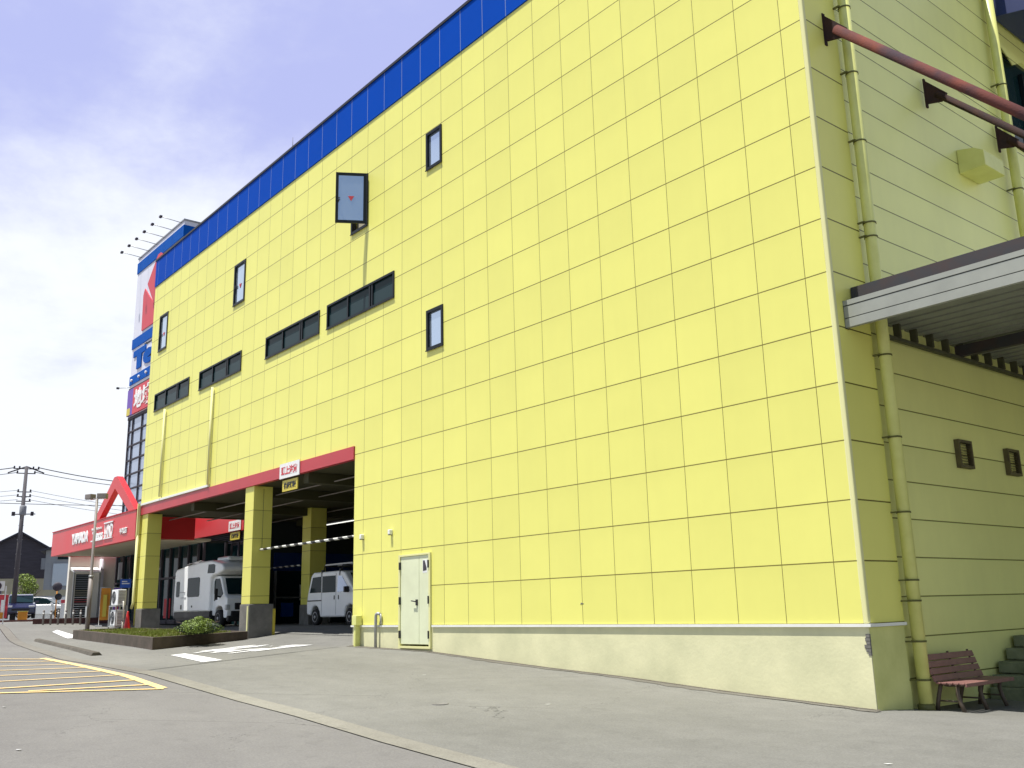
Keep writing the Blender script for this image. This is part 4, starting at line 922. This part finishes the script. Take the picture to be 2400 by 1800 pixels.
def nobori(loc,rz,label,col,col2,w=.42,h=1.35,lean=0):
    t=thing('banner_flag',label,'banner',loc,rz,'banner flags outside the store')
    m=MB(); m.tube([(0,0,0),(0,0,h+.35)],.012,6); m.tube([(0,0,h+.33),(w,0,h+.33)],.008,6); m.build('flag_pole',M_white,t)
    m=MB(); m.open_=True; n=8; vs=[(w*i/2,.03*math.sin(j*1.1+i),.3+(h)*j/n) for j in range(n+1) for i in range(3)]
    m.add(vs,[(j*3+i,j*3+i+1,(j+1)*3+i+1,(j+1)*3+i) for j in range(n) for i in range(2)],True); m.build('cloth',col,t)
    m=MB()
    m.box((w*.3,-.05,.45),(w*.7,-.035,1.45 if h>1.2 else 1.2))
    m.build('cloth_print',col2,t)
    m=MB(); m.box((-.15,-.15,0),(.15,.15,.08)); m.build('flag_base',M_greenp if col is M_ban2 else M_white,t)
FR=R(72)
nobori((-39.35,.68,zg(-39.3,.7)),FR,'orange banner flag leaning by the white store wall',M_ban1,M_yell,h=1.45)
nobori((-39.0,1.15,zg(-39,1.1)),FR,'violet and red banner flag right of the orange one',M_ban3,M_tred,w=.34,h=1.45)
nobori((-46.8,-2.1,zg(-47,-2)),FR,'bright red banner flag at the far left edge of the picture',M_tred,M_white,w=.45,h=1.15)
t=thing('store_sign','small blue sign board with white marks in front of the dark glass shop front','sign',(-38.6,1.35,zg(-38.6,1.3)),FR)
m=MB(); m.box((-.02,-.02,0),(.02,.02,2.2)); m.box((.32,-.02,0),(.36,.02,2.2)); m.build('sign_post',M_galv,t); m=MB(); m.box((-.05,-.05,1.75),(.42,-.02,2.15)); m.build('board',M_bblue,t)
m=MB(); m.box((.02,-.056,1.92),(.35,-.051,1.97)); m.box((.02,-.056,2.02),(.25,-.051,2.06)); m.build('board_print',M_white,t)
t=thing('roadside_sign','white board with a dark blue ring at the left edge of the picture','sign',(-46.75,-2.35,zg(-46.7,-2.3)),FR)
m=MB(); m.box((-.03,0,0),(.03,.05,1.7)); m.box((.5,0,0),(.55,.05,1.9)); m.build('sign_post',M_white,t); m=MB(); m.box((-.3,-.04,1.66),(.46,-.0,2.14)); m.build('board',M_white,t)
m=MB(); Q=Matrix.Translation((.12,-.045,1.90))@Matrix.Rotation(R(90),4,'X'); m.lathe([(.21,0),(.21,.012),(.12,.012),(.12,0)],(0,0,0),24,Q); m.build('blue_ring',M_housed,t)
m=MB(); m.box((-.1,-.06,.28),(.5,.0,.6)); m.build('lower_board',M_ban1,t)
t=thing('drinks_crate','orange box standing on the brick bed beside the red flag','box',(-49.9,-.25,.34),FR); m=MB(); m.box((-.2,-.15,0),(.25,.15,.42)); m.build('box_body',M_ban1,t,bevel=.01); m=MB(); m.box((-.22,-.17,.42),(.27,.17,.46)); m.build('box_lid',M_yell,t)
# sale stand near the bollards
t=thing('sale_stand','white sale stand with a red header board behind the bollards','stand',(-57.6,4.2,zg(-57,4)),R(75))
m=MB(); m.box((-.55,-.02,0),(-.50,.3,1.25)); m.box((1.25,-.02,0),(1.3,.3,1.25)); m.box((-.5,.0,.1),(1.25,.3,1.0)); m.build('cabinet',M_white,t,bevel=.01)
m=MB(); m.box((-.55,-.06,1.02),(1.3,-.02,1.22)); m.build('header_board',M_tred,t)
m=MB(); m.box((-.3,-.02,.35),(.1,-.001,.8)); m.build('poster',M_grey,t); m=MB(); m.box((.5,-.02,.3),(.95,-.001,.75)); m.build('poster',M_grey,t)
t=thing('curve_mirror','round traffic mirror on a thin pole behind the bollards','mirror',(-58.4,3.55,zg(-58,3.5)),R(75))
m=MB(); m.tube([(0,0,0),(0,0,2.2)],.035,8); m.build('mirror_pole',M_ban1,t); m=MB(); Q=Matrix.Translation((0,-.06,2.05))@Matrix.Rotation(R(90),4,'X'); m.lathe([(.27,-.02),(.28,.02),(.2,.06),(.02,.07)],(0,0,0),22,Q); m.build('mirror_face',M_housed,t)
m=MB(); Q=Matrix.Translation((.1,-.05,1.42))@Matrix.Rotation(R(90),4,'X'); m.lathe([(.2,-.02),(.21,.02),(.02,.05)],(0,0,0),18,Q); m.build('lower_mirror',M_black,t)
# people at the store entrance: a dark-haired person by the white wall
# low walls, fences
def lowwall(name,label,a,b,z0,z1,m_,cap=None,th=.15,cat='wall'):
    t=thing(name,label,cat,((a[0]+b[0])/2,(a[1]+b[1])/2,z0)); a_,b_=Vector(a),Vector(b); d=(b_-a_).normalized(); q=Vector((-d.y,d.x))*th/2
    m=MB(); m.prism([tuple(a_-q),tuple(b_-q),tuple(b_+q),tuple(a_+q)],z0,z1,lambda p,q_,t_:(p,q_,t_)); m.build('wall_body',m_,t,True)
    m=MB(); q=q*1.5; m.prism([tuple(a_-q),tuple(b_-q),tuple(b_+q),tuple(a_+q)],z1,z1+.07,lambda p,q_,t_:(p,q_,t_)); m.build('wall_coping',cap or m_,t,True)
    return t
lowwall('entrance_kerb','low dark kerb on the ground just behind the row of bollards',(-44.6,-.9),(-42.6,2.6),.0,.30,M_brick,th=.12,cat='kerb')
lowwall('garden_wall','long white garden wall in front of the dark gabled house',(-92,-6),(-86,14),.0,2.3,M_white,M_grey)
lowwall('garden_wall','low grey block wall behind the parked cars',(-78,-8),(-71.5,9),.0,2.0,M_white,M_grey)

# ------------------------------------------------------------ houses, trees, pole and wires
def gable_house(name,label,loc,rz,w,d,h,rise,wall,lower,hl,windows=(),ov=.5,roof=M_roof):
    t=thing(name,label,'house',loc,rz)
    m=MB(); m.prism([(-w/2,hl),(w/2,hl),(w/2,h),(0,h+rise),(-w/2,h)],0,d,lambda a,b,k:(a,k,b)); wo=m.build('upper_wall',wall,t)
    m=MB(); m.box((-w/2+.03,.03,-1),(w/2-.03,d,hl)); m.build('lower_wall',lower,t)
    m=MB(); 
    for s in (-1,1): 
        sl=rise/(w/2); x1=s*(w/2+ov); z1=h-ov*sl
        m.prism([(0,h+rise+.02),(x1,z1+.02),(x1,z1+.22),(0,h+rise+.22)],-ov,d+ov,lambda a,b,k:(a,k,b))
    m.build('roof',roof,t)
    for (x,z,ww,hh,gm) in windows:
        f=MB(); f.box((x-.06,-.06,z-.06),(x+ww+.06,.02,z)); f.box((x-.06,-.06,z+hh),(x+ww+.06,.02,z+hh+.06)); f.box((x-.06,-.06,z),(x,.02,z+hh)); f.box((x+ww,-.06,z),(x+ww+.06,.02,z+hh)); fo=f.build('window',M_grey,t)
        g=MB(); g.box((x,-.03,z),(x+ww,.025,z+hh)); g.build('window_pane',gm,fo)
    return t
HD=105
# the dark gabled house, gable end towards the camera
def far(ux,uy,d): return (7.757+ux*d,-13.033+uy*d)
hx,hy=far(-1.112,.238,HD)
gable_house('gabled_house','dark two-storey gabled house behind the utility pole',(hx,hy,.2),R(78),6.9,9,7.5,2.0,M_housed,M_beige,4.55,windows=((-3.3,1.2,1.9,2.6,M_car),(2.35,5.6,.35,1.1,M_grey),(-3.2,5.2,.5,.9,M_grey)))
hx,hy=far(-1.098,.286,95)
gable_house('grey_house','narrow grey house with pale window frames seen under the red fascia',(hx,hy,.2),R(72),4.6,8,6.9,.6,M_grey,M_beige,3.0,windows=((-1.55,3.4,1.9,2.2,M_tglass),(-1.2,6.0,2.2,.5,M_dglass)))
hx,hy=far(-1.106,.262,150)
gable_house('distant_house','small distant house with brown roof between the dark house and the grey house',(hx,hy,.2),R(75),7,8,4.2,1.6,M_beige,M_beige,2,roof=M_rust)
def tree(name,label,loc,h,r,m_,n,size,seed,cat='tree'):
    t=thing(name,label,cat,loc); m=MB(); rnd=random.Random(seed)
    m.tube([(0,0,-.2),(.03,0,h*.4),(0,.04,h*.75)],[.13*h/5,.09*h/5,.04*h/5],8)
    for k in range(7):
        a=rnd.uniform(0,6.28); z=h*rnd.uniform(.3,.6); m.tube([(0,0,z),(math.cos(a)*r*.7,math.sin(a)*r*.7,z+h*.22)],[.05*h/5,.015*h/5],6)
    m.build('trunk',M_bark,t)
    bl=[((rnd.uniform(-.5,.5)*r,rnd.uniform(-.5,.5)*r,h*rnd.uniform(.4,.88)),(r*rnd.uniform(.35,.6),)*2+(h*rnd.uniform(.10,.18),)) for k in range(10)]
    foliage('crown',m_,t,bl,n,size,seed)
x,y=far(-1.103,.249,92); tree('garden_tree','light green garden tree against the pale lower wall of the dark house',(x,y,.2),4.3,1.5,M_leafl,2600,.10,11)
x,y=far(-1.105,.262,120); tree('conifer_tree','small dark green tree between the dark house and the grey house',(x,y,.3),6.2,1.4,M_leaf2,2400,.13,12)
x,y=far(-1.13,.20,98); tree('garden_tree','dark leafy tree at the left edge beside the dark house',(x,y,.2),3.2,1.4,M_leaf2,2000,.10,13)
UP=thing('utility_pole','tall concrete utility pole carrying cables in front of the dark gabled house','utility pole',(-59.2,1.27,.1))
m=MB(); m.tube([(0,0,0),(0,0,9.9)],[.17,.10],12); m.build('pole',M_pole,UP)
Dr=Vector((.25,.97,0))
def Up(a,z,b=0): return (Dr.x*a-Dr.y*b*.0,Dr.y*a,z)
for z,l in ((9.75,.75),(9.45,.55),(8.25,.42),(7.95,.42),(7.65,.42)): m=MB(); m.tube([Up(-l,z),Up(l,z)],.035,6); m.build('crossarm',M_housed,UP)
m=MB(); m.tube([Up(-1.05,9.45),Up(0,9.9),Up(1.05,9.50)],.045,6); m.build('cable_brace',M_housed,UP)
rnd=random.Random(5)
for a,z in ((-.7,9.78),(-.4,9.78),(.4,9.78),(.7,9.78),(-.5,9.48),(.5,9.48),(-.35,8.28),(.35,8.28),(.35,7.98),(.35,7.68),(-.35,7.98)):
    m=MB(); m.lathe([(.03,0),(.06,.03),(.04,.07),(.06,.10),(.03,.14)],Up(a,z),8); m.build('insulator',M_housed,UP)
m=MB(); m.lathe([(.18,0),(.2,.05),(.2,.55),(.17,.62)],Up(.02,6.75),14); m.build('transformer',M_grey,UP)
m=MB(); m.tube([Up(-.55,6.80),Up(.75,6.85)],.035,6); m.box((-.1,.5,6.75),(.1,.65,7.0)); m.box((-.12,-.6,6.7),(.05,-.42,6.95)); m.build('equipment_bracket',M_housed,UP)
m=MB(); 
for k in range(7): m.tube([Up(-.16,2.5+k*.9),Up(.16,2.5+k*.9)],.015,5)
m.build('climbing_steps',M_galv,UP)
def cable(a,b,sag,r,label,grp='overhead cables'):
    a,b=Vector(a),Vector(b); m=MB(); pts=[]
    for i in range(15):
        t_=i/14; p=a.lerp(b,t_); p.z-=sag*4*t_*(1-t_); pts.append(p)
    m.tube(pts,r,5); o=m.build('overhead_cable',M_wire); tag(o,label,'cable',grp)
P0=Vector((-59.2,1.27,.1))
def pz(a,z): q=Vector(Up(a,z)); return P0+q
cable(pz(.7,9.85),(-56.4,12.5,9.05),.35,.03,'upper thick cable running right from the pole top behind the gable frame')
cable(pz(.5,9.55),(-56.6,12.5,8.85),.35,.022,'lower cable running right just beneath the thick one')
cable(pz(-.7,9.80),(-66,-6,10.0),.25,.03,'upper cable leaving the pole top towards the left edge')
cable(pz(-.5,9.5),(-65,-6,9.7),.3,.02,'lower cable leaving the pole top towards the left edge')
cable((-63.8,-4,8.05),(-56.6,12,7.75),.15,.022,'long level cable crossing in front of the utility pole below the arms')
for k,z in enumerate((8.3,8.0,7.7)):
    w=('top','middle','bottom')[k]
    cable(pz(.35,z+.05),(-72,24,z+.6),.5,.013,w+' thin cable of three running right from the short arms of the pole')
    cable(pz(-.35,z+.05),(-80,-12,z+1.8),.5,.013,w+' thin cable of three running left from the short arms of the pole')
